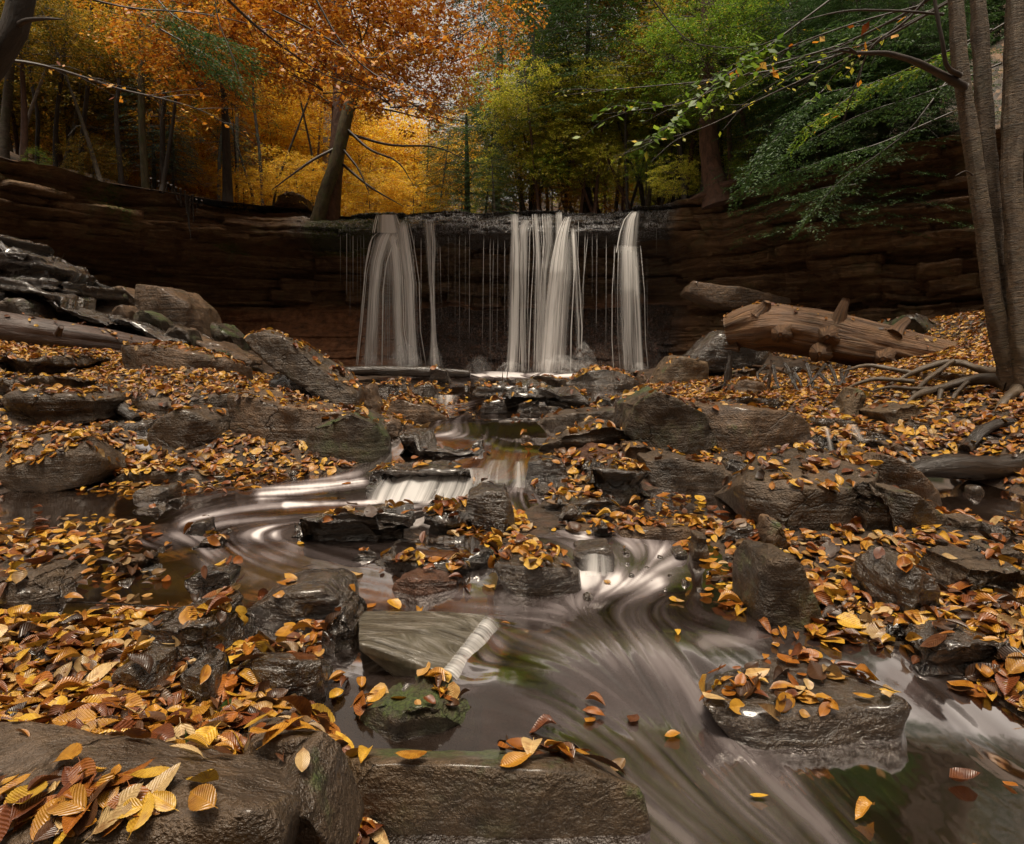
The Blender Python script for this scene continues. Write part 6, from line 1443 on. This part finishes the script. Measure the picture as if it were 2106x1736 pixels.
for i in range(len(lx)):
    h = BV.ray_cast(Vector((lx[i], ly[i], 3.0)), Vector((0, 0, -1)))
    if h[0] is None: continue
    z = h[0].z; n = h[1]; idx = h[2]
    if n.z < 0: n = -n
    px, py = project(lx[i], ly[i], max(z, lw[i]))
    if z < lw[i] + .004:
        p = .005
        for (a, b_, c_, d_, e_) in calm:
            q = ((px - a) / c_) ** 2 + ((py - b_) / d_) ** 2
            if q < 1: p = max(p, e_ * (1 - q * .6))
        if ux[i] < p * .62: placed.append((lx[i], ly[i], lw[i] + .004 + .006 * random.random(), Vector((0, 0, 1)), .10))
        continue
    if idx < nGF:
        p = .92 * (.55 + .6 * float(_h(int(lx[i] * 2.3 + 90), int(ly[i] * 2.3), 4)))
        if r[i] > 9.5 and not (lx[i] > 4.5): continue
        if ly[i] > 7.5 and lx[i] < 0: p = .25
    else: p = ROCKCOV[idx - nGF] * (.62 if ROCKCOV[idx - nGF] < .55 else 1.1) * (1.6 if noise.noise(Vector((lx[i] * 5, ly[i] * 5, 3))) > .0 else .35)
    for (a, b_, c_, d_) in ((950, 840, 90, 45), (1000, 888, 105, 30), (880, 1010, 170, 22), (1130, 1060, 55, 30), (1240, 1190, 50, 50)):
        if ((px - a) / c_) ** 2 + ((py - b_) / d_) ** 2 < 1 and idx < nGF: p = 0
    if py > 1600 and px < 420 and idx >= nGF: p = max(p, .75)
    if n.z < .55: p *= .12 if n.z > .25 else 0
    if ux[i] < p: placed.append((lx[i], ly[i], z + .003 + .014 * random.random() ** 2, n, .28))
print('leaves', len(placed))
def frame(n, yaw, tilt):
    q = Vector((0, 0, 1)).rotation_difference(n)
    t = Vector((random.gauss(0, tilt), random.gauss(0, tilt), 1)).normalized()
    return (q @ Vector((0, 0, 1)).rotation_difference(t) @ Matrix.Rotation(yaw, 3, 'Z').to_quaternion()).to_matrix()
random.seed(99)
info = []
for (x, y, z, n, tl) in placed:
    px, py = project(x, y, z); s = random.choice([.032, .044, .05, .057, .064, .074, .088]) * random.uniform(.85, 1.15)
    inside = -20 < px < 2126 and 380 < py < 1760
    if y > 9: s *= 1.15
    if y < 1.15: s *= .82
    info.append((s / max(y, .3) if inside else 0, x, y, z, n, tl, s, px, py))
order = sorted(range(len(info)), key=lambda i: -info[i][0])
near = set(order[:300])
himesh = {}
cols = [('leaf_gold', 'golden'), ('leaf_yellow', 'yellow'), ('leaf_orange', 'orange brown'), ('leaf_tan', 'pale tan'), ('leaf_rust', 'rust red'), ('leaf_brown', 'dark brown'), ('leaf_green', 'dark green')]
wts = [.27, .16, .20, .13, .13, .10, .01]
for j, (V, Fa, uv) in enumerate(HI):
    # short stalk
    for cn_, _ in cols:
        me = himesh.get((j, 'base'))
        if me is None:
            k = len(V); stem = np.array([(-.5, -.006, V[0, 2]), (-.5, .006, V[0, 2]), (-.68, .004, V[0, 2] + .02), (-.68, -.004, V[0, 2] + .02)])
            me = np_mesh('fallen_leaf', np.vstack([V, stem]), np.vstack([Fa, [(k, k + 1, k + 2, k + 3)]]), True, np.vstack([uv, [(0, .5)] * 4])); himesh[(j, 'base')] = me
        m2 = me.copy(); m2.materials.append(MATS[cn_]); himesh[(j, cn_)] = m2
def where(px, py):
    if py > 1440 and px < 700: return 'lying on the near left slabs'
    if px < 760 and py > 1180: return 'on the wet stones of the near left shore'
    if px < 760: return 'in the leafy shallows on the left'
    if px > 1450 and 1310 < py < 1570 and px < 1890: return 'on the large wet rock in the right foreground'
    if px > 1400: return 'in the leaf bed of the right shore'
    if py > 1430: return 'on the mossy rocks at the bottom centre'
    return 'on the low slabs in mid-stream'
Vs, Fs, Us, off = [], [], [], 0
for i, (pri, x, y, z, n, tl, s, px, py) in enumerate(info):
    R3 = frame(n, random.uniform(0, 6.283), tl)
    if i in near:
        cn_, cw = random.choices(cols, wts)[0]
        o = bpy.data.objects.new('fallen_leaf', himesh[(random.randrange(len(HI)), cn_)]); COL.objects.link(o)
        M = R3.to_4x4(); o.matrix_world = Matrix.Translation((x, y, z + .003)) @ M @ Matrix.Diagonal((s, s, s, 1))
        wr = where(px, py); tag(o, '%s beech leaf %s' % (cw, wr), 'leaf', '%s leaves %s' % (cw, wr))
    else:
        V, Fa, uv = LOW[random.randrange(len(LOW))]
        R_np = np.array(R3); Vs.append((V * s) @ R_np.T + np.array((x, y, z))); Fs.append(Fa + off); Us.append(uv); off += len(V)
me = np_mesh('leaf_litter', np.vstack(Vs), np.vstack(Fs), True, np.vstack(Us))
o = tag(link('leaf_litter', me, MATS['litter']), 'bed of yellow, orange and brown fallen beech leaves over banks and rocks', 'fallen leaves', kind='stuff')
